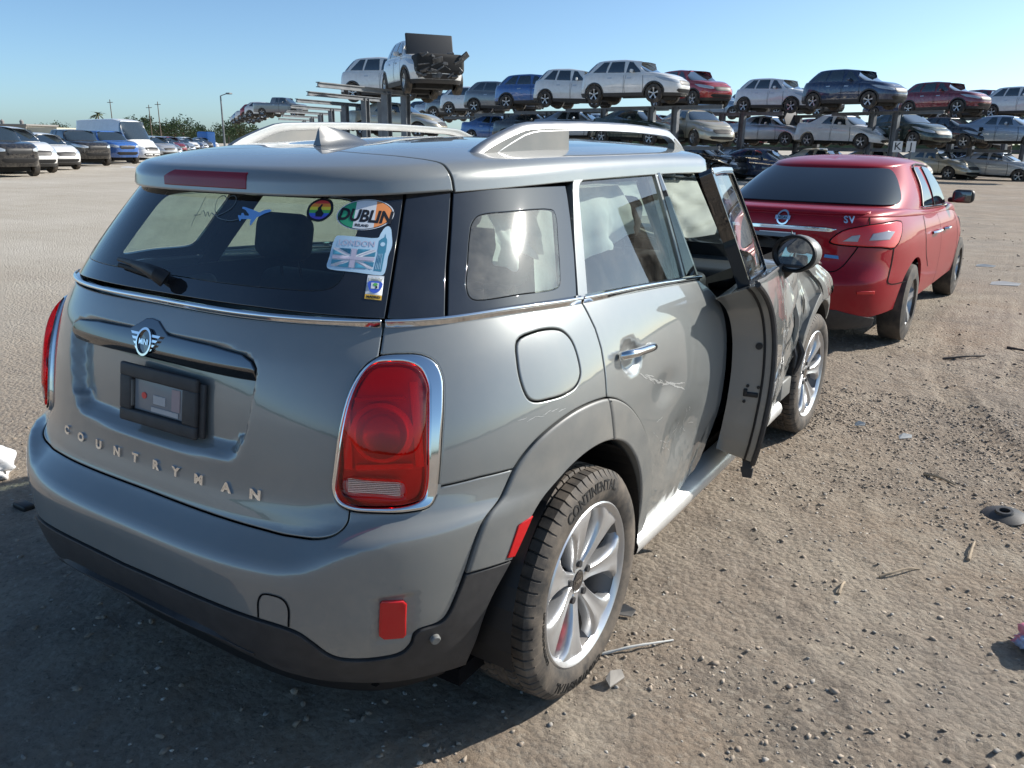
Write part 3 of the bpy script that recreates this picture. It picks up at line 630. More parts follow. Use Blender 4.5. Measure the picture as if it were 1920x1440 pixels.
# rear doors
rdf=catmull([(2.2053,1.0878),(2.293,1.042),(2.365,.980),(2.397,.90),(2.402,.75),(2.392,.58),(2.375,.46),(2.34,.37),(2.28,.325)],False,5)
rd_o=door_edge[::-1]+seg(bot,1.3598,2.2053)[1:]+rdf[1:]+[(2.1,.300),(1.7944,.2777)]+cut(archo,(1.7944,.2777),(1.3630,.88))[1:-1]
def dent(s,v):
    s=np.asarray(s,float); v=np.asarray(v,float)
    d=-.030*np.exp(-((s-2.02)/.15)**2-((v-.57)/.10)**2)-.014*np.exp(-((s-1.80)/.10)**2-((v-.80)/.05)**2)-.010*np.exp(-((s-2.25)/.10)**2-((v-.42)/.10)**2)
    d=d-.012*sstep(2.15,2.42,s)*sstep(.62,.40,v)+.006*fbm(s*9,v*9,3,5)*sstep(1.75,2.1,s)*sstep(.72,.5,v)*2
    hs=np.hypot((s-1.545)/.075,(v-.955)/.055); return d-.016*(1-sstep(.55,1.05,hs))
for sg in (1,-1):
    mm=(lambda o:o) if sg>0 else mir
    of=dent if sg>0 else (lambda s,v:-.014*(1-sstep(.55,1.05,np.hypot((np.abs(s)-1.545)/.075,(v-.955)/.055))))
    rd=panel('rear_door',FA,mm(rd_o),M['paint'],suv,off=of,res=.016,thick=.06,gap=.0025,bev=.004)
    panel('waist_strip',FA,mm(stripo(1.3525,2.215)),M['chrome'],rd,off=strip_off,res=.006,thick=.02)
    dt_o=cut(archo,(1.3630,.88),(1.7944,.2777))+[(1.735,.262)]+cut(archi,(1.7126,.2611),(1.3954,.7487))+door_edge2[::-1][1:-1]
    panel('arch_trim',FA,mm(dt_o),M['trim'],rd,off=.010,res=.016,thick=.06,bev=.007,drop=.006)
    # pull handle
    pts=[(1.462,.972,.006),(1.475,.972,.028),(1.50,.970,.036),(1.56,.966,.037),(1.625,.962,.034),(1.650,.960,.026),(1.660,.960,.004)]
    b=MB(); b.tube(catmull([onA(sg*a,z,h) for a,z,h in pts],False,5),[.010]*1+[.013]*29+[.010]*1,12); b.build('door_handle',M['chrome'],rd)
# scrapes on the rear door
M['scratch']=mat('bare_scratch',(.46,.465,.45),.4,.3)
random.seed(4)
b=MB()
def scrape(x0,y0,x1,y1,n,wid,wob,seed):
    random.seed(seed); p=[]
    for k in range(n+1):
        t=k/n; p.append((x0+(x1-x0)*t+random.uniform(-wob,wob),y0+(y1-y0)*t+random.uniform(-wob,wob)))
    FD=offset_surf(FA,dent)
    for k in range(n):
        (a,c),(d,e)=p[k],p[k+1]; L=math.hypot(d-a,e-c) or 1; nx,ny=-(e-c)/L,(d-a)/L; w0=wid*math.sin(PI*max(.03,k/n))**.6*random.uniform(.3,1); w1=wid*math.sin(PI*min(.97,(k+1)/n))**.6*random.uniform(.3,1)
        q=[(a+nx*w0,c+ny*w0),(a-nx*w0,c-ny*w0),(d-nx*w1,e-ny*w1),(d+nx*w1,e+ny*w1)]
        P=FD(np.array([x for x,_ in q]),np.array([y for _,y in q])); N_=fnorm(FD,np.array([x for x,_ in q]),np.array([y for _,y in q])); b.add(P+N_*.0008,[(0,1,2,3)])
rs_=random.Random(7)
for k in range(11): x=1.575+.012*k; scrape(x,.902-.42*(x-1.575)+rs_.uniform(-.006,.006),x+rs_.uniform(.03,.07),.885-.42*(x-1.575)+rs_.uniform(-.012,.004),8,rs_.uniform(.0012,.0032),.0012,20+k)
for k in range(9): x=1.72+.022*k; scrape(x,.842-.33*(x-1.72)+rs_.uniform(-.012,.012),x+rs_.uniform(.03,.09),.830-.33*(x-1.72)+rs_.uniform(-.02,.0),8,rs_.uniform(.0015,.0055),.0015,40+k)
for k in range(14): t=rs_.random(); x=1.70+.42*t; y=.70-.38*t+.26*t*t+rs_.uniform(-.03,.03); scrape(x,y,x+rs_.uniform(.02,.06),y+rs_.uniform(-.03,.01),7,rs_.uniform(.0008,.0026),.0014,60+k)
for k in range(9): x=2.02+rs_.uniform(-.03,.05); y=.62+rs_.uniform(-.05,.05); scrape(x,y,x+rs_.uniform(-.02,.03),y+rs_.uniform(-.05,-.02),6,rs_.uniform(.0006,.0018),.003,90+k)
for k in range(6): x=1.02+k*.025; scrape(x,.90+rs_.uniform(-.01,.01),x+.03,.905+rs_.uniform(-.006,.006),5,.0011,.001,110+k)
o=b.build('scrape',M['scratch'],suv,smooth=False); o['kind']='stuff'
# sills
M['sill']=add_noise(mat('bright_sill',(.70,.70,.68),.35,.5),8,.1,(*DUST,.3),8,.45,.8)
for sg in (1,-1):
    prof=[(.80,.315),(.835,.305),(.868,.285),(.878,.262),(.872,.235),(.84,.205),(.78,.19)]
    V=[];F=[]; ys=np.linspace(1.24,3.02,30)
    for y in ys:
        for x,z in prof: V.append((sg*(x-.0+.012*max(0,(1.5-y))*-1),y,z))
    n=len(prof)
    for i in range(len(ys)-1):
        for j in range(n-1): F.append((i*n+j,(i+1)*n+j,(i+1)*n+j+1,i*n+j+1))
    mesh_obj('sill',V,F if sg>0 else [f[::-1] for f in F],M['sill'],suv)
# ---- dark structure behind the panels, floor, wheel houses
def circ_poly(sc,zc,r,n=28,a0=0,a1=2*PI): return [(sc+r*math.cos(a),zc+r*math.sin(a)) for a in np.linspace(a0,a1,n,endpoint=False)]
doorhole=[(2.44,1.06),(2.43,.34),(3.35,.34),(3.45,1.0)]
arF=[(3.25+ .40*math.cos(a)+.71,.34+.40*math.sin(a)) for a in np.linspace(0,PI,20)]
fr_s=PI/2+(3.49-1.10)   # s of front axle
def notch(c,r,z0): return [(c+r*math.cos(a),.34+r*math.sin(a)) for a in np.linspace(PI,0,24)]
sho=[(0,.20),(.70,.20)]+[(.90,.24)]+cut(archi,(.9276,.2713),(1.7126,.2611))+[(1.78,.20),(fr_s-.42,.20)]+notch(fr_s,.41,0)+[(fr_s+.43,.20),(5.15,.2)]+[(5.15,1.0),(4.2,1.08),(3.6,1.09),(2.40,1.085)]+seg(bot,.0,2.3)[::-1]
for sg in (1,-1):
    mm=(lambda o:o) if sg>0 else mir
    panel('inner_structure',FA,mm(sho),M['dark'],suv,holes=[mm(doorhole)] if sg>0 else [],off=-.062,res=.06,thick=.004,gap=0,bev=.001)
b=MB(); b.box((0,2.2,.22),(1.5,3.6,.05)); b.box((0,.55,.35),(1.2,.6,.25)); b.build('underbody',M['dark'],suv,smooth=False)
for yc in (.82,3.49):
    for sg in (1,-1):
        b=MB(); n=24; V=[];F=[]
        for k in range(n+1):
            a=-.25+(PI+.5)*k/n
            for x in (.60,.885): V.append((sg*x,yc+.385*math.cos(a),.36+.385*math.sin(a)))
        F=[(2*k,2*k+1,2*k+3,2*k+2) for k in range(n)]; b.add(V,F)
        V=[(sg*.60,yc,.36)]+[(sg*.60,yc+.385*math.cos(-.25+(PI+.5)*k/n),.36+.385*math.sin(-.25+(PI+.5)*k/n)) for k in range(n+1)]
        b.add(V,[(0,k+1,k+2) for k in range(n)]); b.build('wheel_house',M['black'],suv,smooth=False)
# ---- greenhouse
M['rearglass']=glass_mat('tinted_rear_glass',(.62,.74,.66),0,.010,1.0)
M['sideglass']=glass_mat('side_glass',(.74,.84,.80),.015,.07,1.15)
M['quartglass']=glass_mat('rear_side_glass',(.72,.82,.78),.045,.13,1.1)  # dust made heavier here to paint the haze of sun glare
def onB(s,v,h=0.0):
    s=np.array(float(s)); v=np.array(float(v)); return FB(s,v)+fnorm(FB,s,v)*h
rclear=sym(catmull([(0,.150),(.45,.150),(.575,.165),(.612,.23),(.630,.5),(.640,.80),(.60,.905),(.45,.93),(0,.93)],False,4))
rg_o=sym([(0,-.03),(.4,-.03),(.7324,-.05),(.7429,.285),(.7514,.622),(.7560,.95),(0,.985)])
rg=panel('rear_window',FB,rg_o,M['frit'],tailgate,holes=[rclear],kv=KB,res=.02,thick=.006,gap=.001,bev=.002)
panel('glass',FB,rclear,M['rearglass'],rg,kv=KB,res=.03,thick=.001,gap=0,bev=.001,drop=0,off=-.0005)
qg_o=[(.8832,-.045),(.8862,.36),(.8911,.6476),(.894,.95),(1.3400,.915),(1.3460,.83),(1.3510,.6644),(1.3546,.3713),(1.3503,.02),(1.05,.0)]
qclear=catmull([(.9551,.6958),(.9767,.7387),(1.0677,.7475),(1.2527,.7325),(1.2699,.6889),(1.2714,.4775),(1.2697,.251),(1.2613,.1516),(1.233,.1308),(1.0987,.119),(.964,.0947),(.9467,.1134),(.9362,.1893),(.9389,.3539),(.9452,.5817)],True,4)
pil=[(.7375,-.05),(.7480,.285),(.7565,.622),(.7610,.95),(.890,.95),(.8865,.6476),(.8815,.36),(.8790,-.045)]
dgl=catmull([(1.4135,.0308),(1.4135,.469),(1.4154,.8254)],False,5)+catmull([(1.4154,.8254),(1.4316,.913),(1.4905,.9522),(1.65,.957),(2.134,.955)],False,5)[1:]+[(2.169,.030)]
fro=catmull([(1.3540,.02),(1.3584,.4859),(1.3758,.8642)],False,5)+catmull([(1.3758,.8642),(1.3900,.9500),(1.4411,.9982),(1.5323,1.0099),(1.8,1.012),(2.200,1.012)],False,5)[1:]+[(2.330,.015)]
fixp=[(2.190,.045),(2.155,.955),(2.185,.960),(2.300,.045)]
for sg in (1,-1):
    mm=(lambda o:o) if sg>0 else mir
    qgl=panel('rear_side_window',FB,mm(qg_o),M['frit'],suv,holes=[mm(qclear)],kv=KB,res=.02,thick=.008,gap=.002,bev=.002)
    panel('glass',FB,mm(qclear),M['quartglass'],qgl,kv=KB,res=.03,thick=.001,gap=0,bev=.001,drop=0,off=-.0005)
    panel('rear_pillar',FB,mm(pil),M['frit'],suv,kv=KB,res=.025,thick=.01,gap=.002,bev=.003)
    dw=panel('rear_door_frame',FB,mm(fro),M['paint'],suv,holes=[mm(dgl+[(2.300,.03),(2.185,.968),(2.15,.968)][0:0])],kv=KB,res=.018,thick=.03,gap=.0015,bev=.003,off=.002)
    panel('glass',FB,mm(dgl),M['sideglass'],dw,kv=KB,res=.03,thick=.001,gap=-.002,bev=.001,drop=0,off=-.006)
    panel('pillar_trim',FB,mm(fixp),M['frit'],dw,kv=KB,res=.03,thick=.004,gap=0,bev=.002,off=.005)
    sl=catmull([(1.400,.03),(1.4005,.469),(1.404,.8254),(1.4236,.925),(1.4855,.968),(1.65,.974),(2.145,.972),(2.185,.03),(2.172,.03),(2.134,.955),(1.65,.957),(1.4905,.9522),(1.4316,.913),(1.4154,.8254),(1.4135,.469),(1.4135,.03)],True,2)
# roof
sp=catmull([(.9042,.0),(.9001,.0428),(.8898,.0832),(.8722,.1385),(.8404,.1907)],False,5)+catmull([(.8404,.1907),(.758,.275),(.62,.37),(.45,.46),(.28,.53),(.12,.565),(0,.570)],False,4)[1:]
sp_o=sym([(0,0.0)]+[(s,0.0) for s in np.linspace(.05,.86,24)]+sp)
def c3(F): return F
roof_o=[q for q in sp[::-1]]
smx=mini.smaxB-1.05
ro=sym([(0,.575)]+[(s,v+.004) for s,v in sp[::-1][1:]]+[(s,0.0) for s in np.linspace(.95,smx,46)]+[(smx,.5),(smx-.0,.96),(.3,.96),(0,.96)]) if False else None
# roof skin split in spoiler (moves with tailgate) and fixed roof
def Cxy(s,v): return FC(s,v)
spo=panel('roof_spoiler',FC,sp_o,M['paint'],tailgate,kv=KC,res=.016,thick=.02,gap=.003,bev=.004)
bl3=[(-.255,.020),(-.262,.052),(-.205,.078),(.212,.078),(.214,.020)]
M['brake3']=mat('high_brake_lens',(.22,.004,.014),.15,coat=.15,spec=.3)
panel('high_brake_light',FC,bl3,M['brake3'],tailgate,kv=KC,res=.012,thick=.01,gap=0,bev=.002,off=.002)
sides=[]
for sg in (1,-1):
    o_=[(.9072,.0)]+[(s+.003,v) for s,v in sp[1:]]
    o_=o_[:-1]+[(0.0,.575),(0.0,.985),(.9,.985),(1.57,.985),(2.4,.985),(mini.smaxB,.985),(mini.smaxB,.0)]+[(float(s),0.0) for s in np.linspace(mini.smaxB-.02,.93,60)]
    panel('roof',FC,o_ if sg>0 else mir(o_),M['paint'],suv,kv=KC,res=.03,thick=.02,gap=0 if sg<0 else 0,bev=.002,drop=.001)
b=MB(); b.box((0,1.6,1.555),(.03,1.3,.002))
# windscreen
wsl=PI/2+1.2
ws=[(wsl+.45,-.05),(wsl+.42,1.0),(mini.smaxB,1.0),(mini.smaxB,-.05)]
for sg in (1,-1):
    panel('windscreen',FB,ws if sg>0 else mir(ws),M['sideglass'],suv,kv=KB,res=.05,thick=.002,gap=0,bev=.001,drop=0)
    ap=[(wsl+.16,-.05),(wsl+.10,1.0),(wsl+.42,1.0),(wsl+.45,-.05)]
    panel('front_pillar',FB,ap if sg>0 else mir(ap),M['gloss_black'],suv,kv=KB,res=.04,thick=.04,gap=0,bev=.002)
# ---- roof rails and antenna
def rail(sg):
    y0,y1=.79,2.38; n=40; V=[];F=[]
    prof=[(-.015,0),(-.016,.55),(-.011,.92),(0,1.0),(.011,.92),(.016,.55),(.015,0)]
    def base(y): # roof point at that y on the rail line
        x=.505+.035*math.sin(PI*min(1,max(0,(y-y0)/(y1-y0)))) ; return x
    ctr=[];hs=[]
    for k in range(n+1):
        t=k/n; y=y0+(y1-y0)*t; x=base(y); zr=1.505+.028*math.sin(PI*min(1,t*1.0))**.8
        e=min(t,1-t); arch=.085*min(1,(e/.16))**.62; th=.034 if e>.16 else .034+.0*e
        ctr.append((x,y,zr+arch)); hs.append(th)
    for k in range(n+1):
        x,y,z=ctr[k]; tt=k/n; e=min(tt,1-tt); h=.028 if e>.20 else .028+ .022*(1-e/.20)
        for a,bq_ in prof: V.append((sg*(x+a-.010*bq_),y,z-h*(1-bq_)))
    m=len(prof)
    for k in range(n):
        for j in range(m-1): F.append((k*m+j,(k+1)*m+j,(k+1)*m+j+1,k*m+j+1))
        F.append((k*m+m-1,(k+1)*m+m-1,(k+1)*m,k*m))
    F+= [tuple(range(m)),tuple(n*m+j for j in range(m))[::-1]]
    b=MB(); b.add(V,F); b.build('roof_rail',M['satin'],suv,angle=50)
    # feet: filled webs at both ends
    for (ta,tb) in ((.0,.30),(.86,1.0)):
        b=MB()
        V=[];F=[]; ks=[k for k in range(n+1) if ta<=k/n<=tb]
        for k in ks:
            x,y,z=ctr[k]; zr=1.495
            for dx,zz in ((-.014,z-.02),(.014,z-.02),(.016,zr),(-.016,zr)): V.append((sg*(x+dx),y,zz))
        for i in range(len(ks)-1):
            for j in range(4): F.append((i*4+j,(i+1)*4+j,(i+1)*4+(j+1)%4,i*4+(j+1)%4))
        F+=[(0,1,2,3),tuple(len(V)-4+j for j in range(4))]; b.add(V,F)
        b.build('rail_foot',M['trim'],suv,angle=30)
rail(1); rail(-1)
M['fin']=mat('shaded_grey_gloss',(.055,.058,.060),.25,coat=1)  # body-grey fin, shade of its near side put into the colour
def fin():
    b=MB(); n=16; V=[];F=[]; m=9
    for k in range(n+1):
        t=k/n; y=.735+.235*t; hh=.050*max(0,(1-t))**1.25+.020*math.sin(PI*min(1,t*1.0))**.5; wd=.006+.017*math.sin(PI*min(1,.12+t*.88))
        for a,q in ((-wd*1.35,0),(-wd*1.05,.14),(-wd*.62,.45),(-wd*.34,.80),(0,1.0),(wd*.34,.80),(wd*.62,.45),(wd*1.05,.14),(wd*1.35,0)): V.append((a,y+.010*q*(1-t),1.533+hh*q))
    for k in range(n):
        for j in range(m-1): F.append((k*m+j,(k+1)*m+j,(k+1)*m+j+1,k*m+j+1))
    F+=[tuple(range(m)),tuple(n*m+j for j in range(m))[::-1]]; b.add(V,F); b.build('antenna_fin',M['fin'],suv,angle=60)
fin()
# ---- wiper
def wiper():
    P=lambda s,v,h: onB(s,v,h)
    b=MB()
    b.tube([P(-.02+.055,.075,.02),P(.02,.09,.035),P(-.06,.135,.032),P(-.14,.165,.028)],[.022,.020,.014,.010],10)
    b.tube([P(-.10,.155,.03),P(-.20,.185,.024),P(-.25,.195,.020)],[.010,.007,.006],8)
    b.build('wiper_arm',M['black'],tailgate)
    b=MB(); b.tube([P(-.255,.155,.010),P(-.12,.125,.012),P(.0,.09,.012)],[.006,.008,.006],8); b.build('wiper_blade',M['rubber'],tailgate)
    b=MB(); b.lathe([(-.004,.034),(.02,.030),(.03,.018),(.03,.0001)],24,'y'); 
wiper()
# ---------------------------------------------------------------- wheels (local axis x, outer face at +x)
def make_wheel(parent,loc,sg,Rt=.337,wd=.225,rim=.238,lettering=True,steer=0.0,spokes=7):
    wh=empty('wheel',loc,0,parent); wh.rotation_euler=(0,0,(0 if sg>0 else PI)+steer)
    hw=wd/2
    # tyre carcass with circumferential grooves and lateral cuts
    prof=[(-hw*.72,rim-.012),(-hw*.93,rim+.01),(-hw*1.02,rim+.045),(-hw*.97,rim+.075),(-hw*.86,Rt-.010)]
    tread=[]; xs=np.linspace(-hw*.80,hw*.80,41)
    gro=[-.58,-.19,.19,.58]
    for x in xs:
        u=x/(hw*.8); g=any(abs(u-q)<.045 for q in gro); tread.append((x,Rt-.0035*u*u-(.007 if g else 0)))
    prof2=[(hw*.86,Rt-.010),(hw*.97,rim+.075),(hw*1.02,rim+.045),(hw*.985,rim+.022),(hw*.93,rim+.008),(hw*.86,rim-.002),(hw*.72,rim-.012)]
    full=prof+tread+prof2; nseg=64; V=[];F=[];n=len(full); rings=[]
    offs=(0.0,.80,.84,.96)   # block, groove
    for k in range(nseg):
        for o_ in offs: rings.append(((k+o_)/nseg*2*PI,o_ in (.84,.96)))
    for a,low in rings:
        for i,(x,r) in enumerate(full):
            isT=len(prof)<=i<len(prof)+len(tread); u=x/hw
            aa=a+(.030*abs(u)**1.3 if isT else (.030*.9))
            rr=r
            if low and isT and abs(u)>.18: rr-=.006
            if low and i in (len(prof)-1,len(prof)+len(tread)): rr-=.004
            V.append((x,rr*math.cos(aa),rr*math.sin(aa)))
    m=len(rings)
    for k in range(m):
        k2=(k+1)%m
        for i in range(n-1): F.append((k*n+i,k2*n+i,k2*n+i+1,k*n+i+1))
    b=MB(); b.add(V,F); ty=b.build('tyre',M['tyre'],wh,angle=32)
    if lettering:
        rr=(rim+Rt)/2+.006
        def side(x,y,z): # text baseline along arc, outer side
            return x,y,z
        def fm(word,ang0,size,h):
            Vt,Ft=text2d(word,size,bold=size*.02,extrude=.0006,space=1.08)
            out=[]
            for x,y,z in Vt:
                r=rr+y; a=ang0-x/rr; ax=np.interp(r,[rim+.008,rim+.022,rim+.045,rim+.075,Rt-.01],[hw*.93,hw*.985,hw*1.02,hw*.97,hw*.86])
                out.append((ax+.0008+z+.0006,r*math.cos(a),r*math.sin(a)))
            return out,Ft
        for ang in (PI/2+.02,-PI/2-.2):
            Vt,Ft=fm('CONTINENTAL',ang,.040,0); mesh_obj('sidewall_lettering',Vt,Ft,M['tyre_text'],ty,False)
        rr=rim+.026
        for ang in (PI+.15,): Vt,Ft=fm('CONTIPROCONTACT',ang,.017,0); mesh_obj('sidewall_lettering',Vt,Ft,M['tyre_text'],ty,False)
    # rim: barrel and lip
    b=MB(); b.lathe([(hw*.80,rim-.016),(hw*.93,rim-.004),(hw*.95,rim+.001),(hw*.92,rim+.005),(hw*.84,rim+.004)],72,'x')
    bb_=MB(); bb_.lathe([(hw*.80,rim-.010),(hw*.60,rim-.020),(hw*.2,rim-.030),(-hw*.7,rim-.034),(-hw*.8,rim-.004)],72,'x'); bb_.build('rim_barrel',M['barrel'],wh)
    # spokes
    hs=PI/spokes
    rad=[.036,.050,.064,.080,.10,.125,.15,.175,.198,.214,.226]
    sc=rim/.238
    ha=np.interp(rad,[.036,.050,.064,.085,.12,.175,.205,.226],[hs,hs*.99,hs*.72,hs*.52,hs*.46,hs*.50,hs*.60,hs*.82])
    ax=np.interp(rad,[.036,.06,.10,.17,.21,.226],[hw*.64,hw*.66,hw*.74,hw*.86,hw*.90,hw*.86])
    ac=[-1,-1,-.90,-.72,-.35,0,.35,.72,.90,1,1]; dp=[-.045,-.016,-.006,-.001,-.0035,-.006,-.0035,-.001,-.006,-.016,-.045]
    for s in range(spokes):
        a0=PI/2+.18+2*PI*s/spokes; V=[];F=[]
        for r,h,x in zip(rad,ha,ax):
            for t,d in zip(ac,dp):
                crown=d*(1 if r>.06 else .5); V.append((x+crown,r*sc*math.cos(a0+h*t),r*sc*math.sin(a0+h*t)))
        nn=len(ac)
        for i in range(len(rad)-1):
            for j in range(nn-1): F.append((i*nn+j,(i+1)*nn+j,(i+1)*nn+j+1,i*nn+j+1))
        b.add(V,F)
    b.lathe([(hw*.60,.046),(hw*.63,.040),(hw*.64,.034),(hw*.60,.031)],32,'x')
    rm=b.build('rim',M['alloy'],wh,angle=45)
    b=MB(); b.lathe([(hw*.60,.031),(hw*.655,.029),(hw*.66,.0001)],32,'x'); cp=b.build('centre_cap',M['gloss_black'],wh)
    if lettering:
        Vt,Ft=text2d('MINI',.016,bold=.0004); mesh_obj('cap_lettering',[(hw*.66+.0012,x,y) for x,y,z in Vt],Ft,M['chrome'],cp,False)
    for k in range(5):
        b=MB(); a=2*PI*k/5+.3; c=Vector((hw*.60,.056*math.cos(a),.056*math.sin(a))); b.tube([c,c+Vector((hw*.105,0,0))],[.0115,.0105],10); b.build('lug_bolt',M['clad'],wh)
    b=MB(); b.lathe([(hw*.25,.05),(hw*.25,.150*sc),(hw*.14,.150*sc),(hw*.14,.05)],40,'x',closed=True); b.build('brake_disc',M['disc'],wh)
    b=MB(); b.lathe([(-hw*.5,.0001),(-hw*.5,rim-.03)],40,'x'); b.build('brake_backing',M['dark'],wh)
    return wh
whr=make_wheel(suv,(.858-.062,.82,.337),1)
make_wheel(suv,(-.858+.062,.82,.337),-1,lettering=False)
make_wheel(suv,(.858-.062,3.50,.337),1,lettering=False,steer=R(-2))
make_wheel(suv,(-.858+.062,3.50,.337),-1,lettering=False)
M['caliper']=mat('red_brake_tag',(.5,.03,.05),.5)
b=MB(); b.rbox((.04,-.155,-.10),(.05,.06,.035),.006); b.build('brake_tag',M['caliper'],whr)
M['teal']=mat('teal_paint_dot',(.05,.45,.42),.5)
# ---------------------------------------------------------------- opened front door (right), closed front door (left)
HX,HY,DA=.86,3.03,R(9.0)
def rotd(F,ang=DA,hx=HX,hy=HY):
    c,s_=math.cos(ang),math.sin(ang)
    def G(s,v):
        P=F(s,v); x=P[...,0]-hx; y=P[...,1]-hy; return np.stack([hx+x*c-y*s_,hy+x*s_+y*c,P[...,2]],-1)
    return G
def tri(x): return np.abs(np.mod(x,2.0)-1.0)
def folds(s,v,sc,seed):
    rs=random.Random(seed); r=0
    for k in range(5):
        a=rs.uniform(0,PI); f=rs.uniform(.6,1.6)*sc; ph=rs.uniform(0,2); w=rs.uniform(.5,1)
        warp=.35*fbm(s*sc*.7+k*3.1,v*sc*.7,2,seed+k)
        r=r+w*tri(f*(s*math.cos(a)+v*math.sin(a))+ph+warp)
    return r/5*1.6-.6
def door_dent(s,v):
    a=np.abs(s); k=sstep(2.75,3.15,a)*(1-sstep(1.04,1.09,v)*.8)
    return k*(.045*folds(a,v,7,3)-.012)+.006*folds(a,v,5,8)*sstep(2.5,2.8,a)
FAd=rotd(FA); FBd=rotd(FB)
def onAd(s,v,h=0.0,F=FAd):
    s=np.array(float(s)); v=np.array(float(v)); return F(s,v)+fnorm(F,s,v)*h
dr=empty('front_door',(0,0,0),0,suv)
rde=[(s+.014,v) for s,v in rdf if v>.6]+[(2.410,.50),(2.425,.42),(2.46,.34),(2.54,.305)]
fd_o=[(2.215,1.0875)]+rde[1:]+[(3.0,.300),(3.46,.31),(3.50,.36),(3.505,.70),(3.50,1.02),(3.40,1.045),(2.8,1.064)]
panel('door_skin',FAd,fd_o,M['paint'],dr,off=door_dent,res=.018,thick=.150,gap=.001,bev=.005,drop=.003)
b=MB(); b.tube([onAd(a_,v_,.001) for a_,v_ in rde],.011,8); b.build('door_hem_shade',M['clad'],dr)  # dark tube painting the shadow side of the door skin's hem
b=MB(); b.tube([Vector(onAd(a_,v_,-.034))+Vector((0,-.003,0)) for a_,v_ in rde],.005,6); b.build('door_seal',M['rubber'],dr)
panel('door_liner',FAd,fd_o,M['clad'],dr,off=-.147,res=.06,thick=.002,gap=.004,bev=.002)
ff=[(2.345,-.04)]+catmull([(2.345,.02),(2.215,.97),(2.222,1.012)],False,4)+[(2.5,1.014),(2.83,1.006),(2.90,.96),(3.16,.05),(3.18,-.04)]
fg=[(2.40,.045),(2.275,.945),(2.5,.95),(2.81,.945),(2.85,.92),(3.10,.05)]
fr=panel('window_frame',FBd,ff,M['frit'],dr,holes=[fg],kv=KB,res=.03,thick=.045,gap=.001,bev=.004,off=.001)
fo=[(2.235,.955),(2.222,1.012),(2.5,1.014),(2.83,1.006),(2.84,.965),(2.5,.968)]
panel('frame_cap',FBd,fo,M['paint'],dr,kv=KB,res=.03,thick=.01,gap=.001,bev=.002,off=.004)
M['doorglass']=glass_mat('front_door_glass',(.45,.52,.50),.01,.10,1.0)
panel('glass',FBd,fg,M['doorglass'],dr,kv=KB,res=.05,thick=.001,gap=-.004,bev=.001,drop=0,off=-.010)
panel('waist_strip',FAd,seg([(q[0],q[1]-.002) for q in bot],2.22,2.4)+[(3.0,1.056),(3.3,1.046),(3.3,1.058),(3.0,1.068)]+seg(top,2.22,2.4)[::-1],M['clad'],dr,off=.006,res=.02,thick=.01)
# latch, screws and hole on the shut face
b=MB(); rim_=[onAd(2.412,.90-.0,-.055),]
def face(zz,depth):  # point on the rear shut face
    s_=float(np.interp(zz,[q[1] for q in rde[::-1]],[q[0] for q in rde[::-1]])); return Vector(onAd(s_,zz,-depth))
ay=(Vector(onAd(2.6,.8))-Vector(onAd(2.45,.8))).normalized(); back=-ay
for zz,dp,r_ in ((.83,.055,.013),(.665,.085,.006),(.665,.045,.006),(.60,.09,.006)):
    c=face(zz,dp)+back*.002; b=MB(); b.lathe([(-.004,.0001),(-.004,r_),(.0015,r_),(.0015,.0001)],16,'y'); o=b.build('screw_hole',M['black'],dr); o.location=c; o.rotation_euler=(0,0,DA)
b=MB(); b.rbox((0,0,0),(.055,.010,.018),.003); b.rbox((-.02,0,.006),(.014,.012,.03),.003); o=b.build('latch',M['black'],dr); o.location=face(.632,.07)+back*.003; o.rotation_euler=(0,0,DA)
# bent tail of skin under the door
b=MB(); t0=Vector(onAd(2.47,.345,-.03)); 
pts=[t0+Vector((0,.05,.06)),t0+Vector((.0,.03,.0)),t0+Vector((.0,.02,-.05)),t0+Vector((.004,.02,-.09))]
for i in range(len(pts)-1):
    a,c=pts[i],pts[i+1]; w=Vector((.024,.005,0)); d=Vector((.0,.012,0)); b.add([a-w,a+w,c+w*.7,c-w*.7,a-w+d,a+w+d,c+w*.7+d,c-w*.7+d],[(0,1,2,3),(7,6,5,4),(0,4,5,1),(3,2,6,7),(0,3,7,4),(1,5,6,2)])
b.build('bent_trim',M['clad'],dr,smooth=False)
# mirror
mp=Vector(onAd(3.02,1.085,.10))
mo=empty('door_mirror',(0,0,0),0,dr)
hv=Vector((1,-.55,0)).normalized()
def mirror_shell():
    n,mn=18,24; V=[];F=[]
    for i in range(n+1):
        t=i/n; d=-.02+.15*t; r=1.0 if t<.12 else math.cos((t-.12)/.88*PI/2)**.62
        for j in range(mn):
            a=2*PI*j/mn; V.append((.098*r*math.cos(a)+.0,d,.078*r*math.sin(a)))
    for i in range(n):
        for j in range(mn): F.append((i*mn+j,i*mn+(j+1)%mn,(i+1)*mn+(j+1)%mn,(i+1)*mn+j))
    return V,F
V,F=mirror_shell(); MC=Vector((.985,2.50,1.115)); mo.location=MC; mo.rotation_euler=(0,0,R(-14))
b=MB(); b.add(V,F); b.build('mirror_shell',M['trim'],mo)
b=MB(); b.lathe([(-.024,.100),(-.034,.098),(-.036,.088),(-.022,.082)],32,'y'); o=b.build('mirror_rim',M['black'],mo); o.scale=(1,1,.80)
M['mirror']=mat('mirror_glass',(.86,.88,.9),.01,1.0)
b=MB(); b.lathe([(-.024,.0001),(-.0235,.05),(-.022,.084)],32,'y'); o=b.build('mirror_glass',M['mirror'],mo); o.scale=(1,1,.80); o.rotation_euler=(R(-7),0,R(-4))
b=MB(); b.tube([MC+Vector((-.03,.05,-.05)),MC+Vector((-.07,.05,-.10)),MC+Vector((-.15,.08,-.13))],[.035,.030,.045],10); b.build('mirror_foot',M['black'],dr)
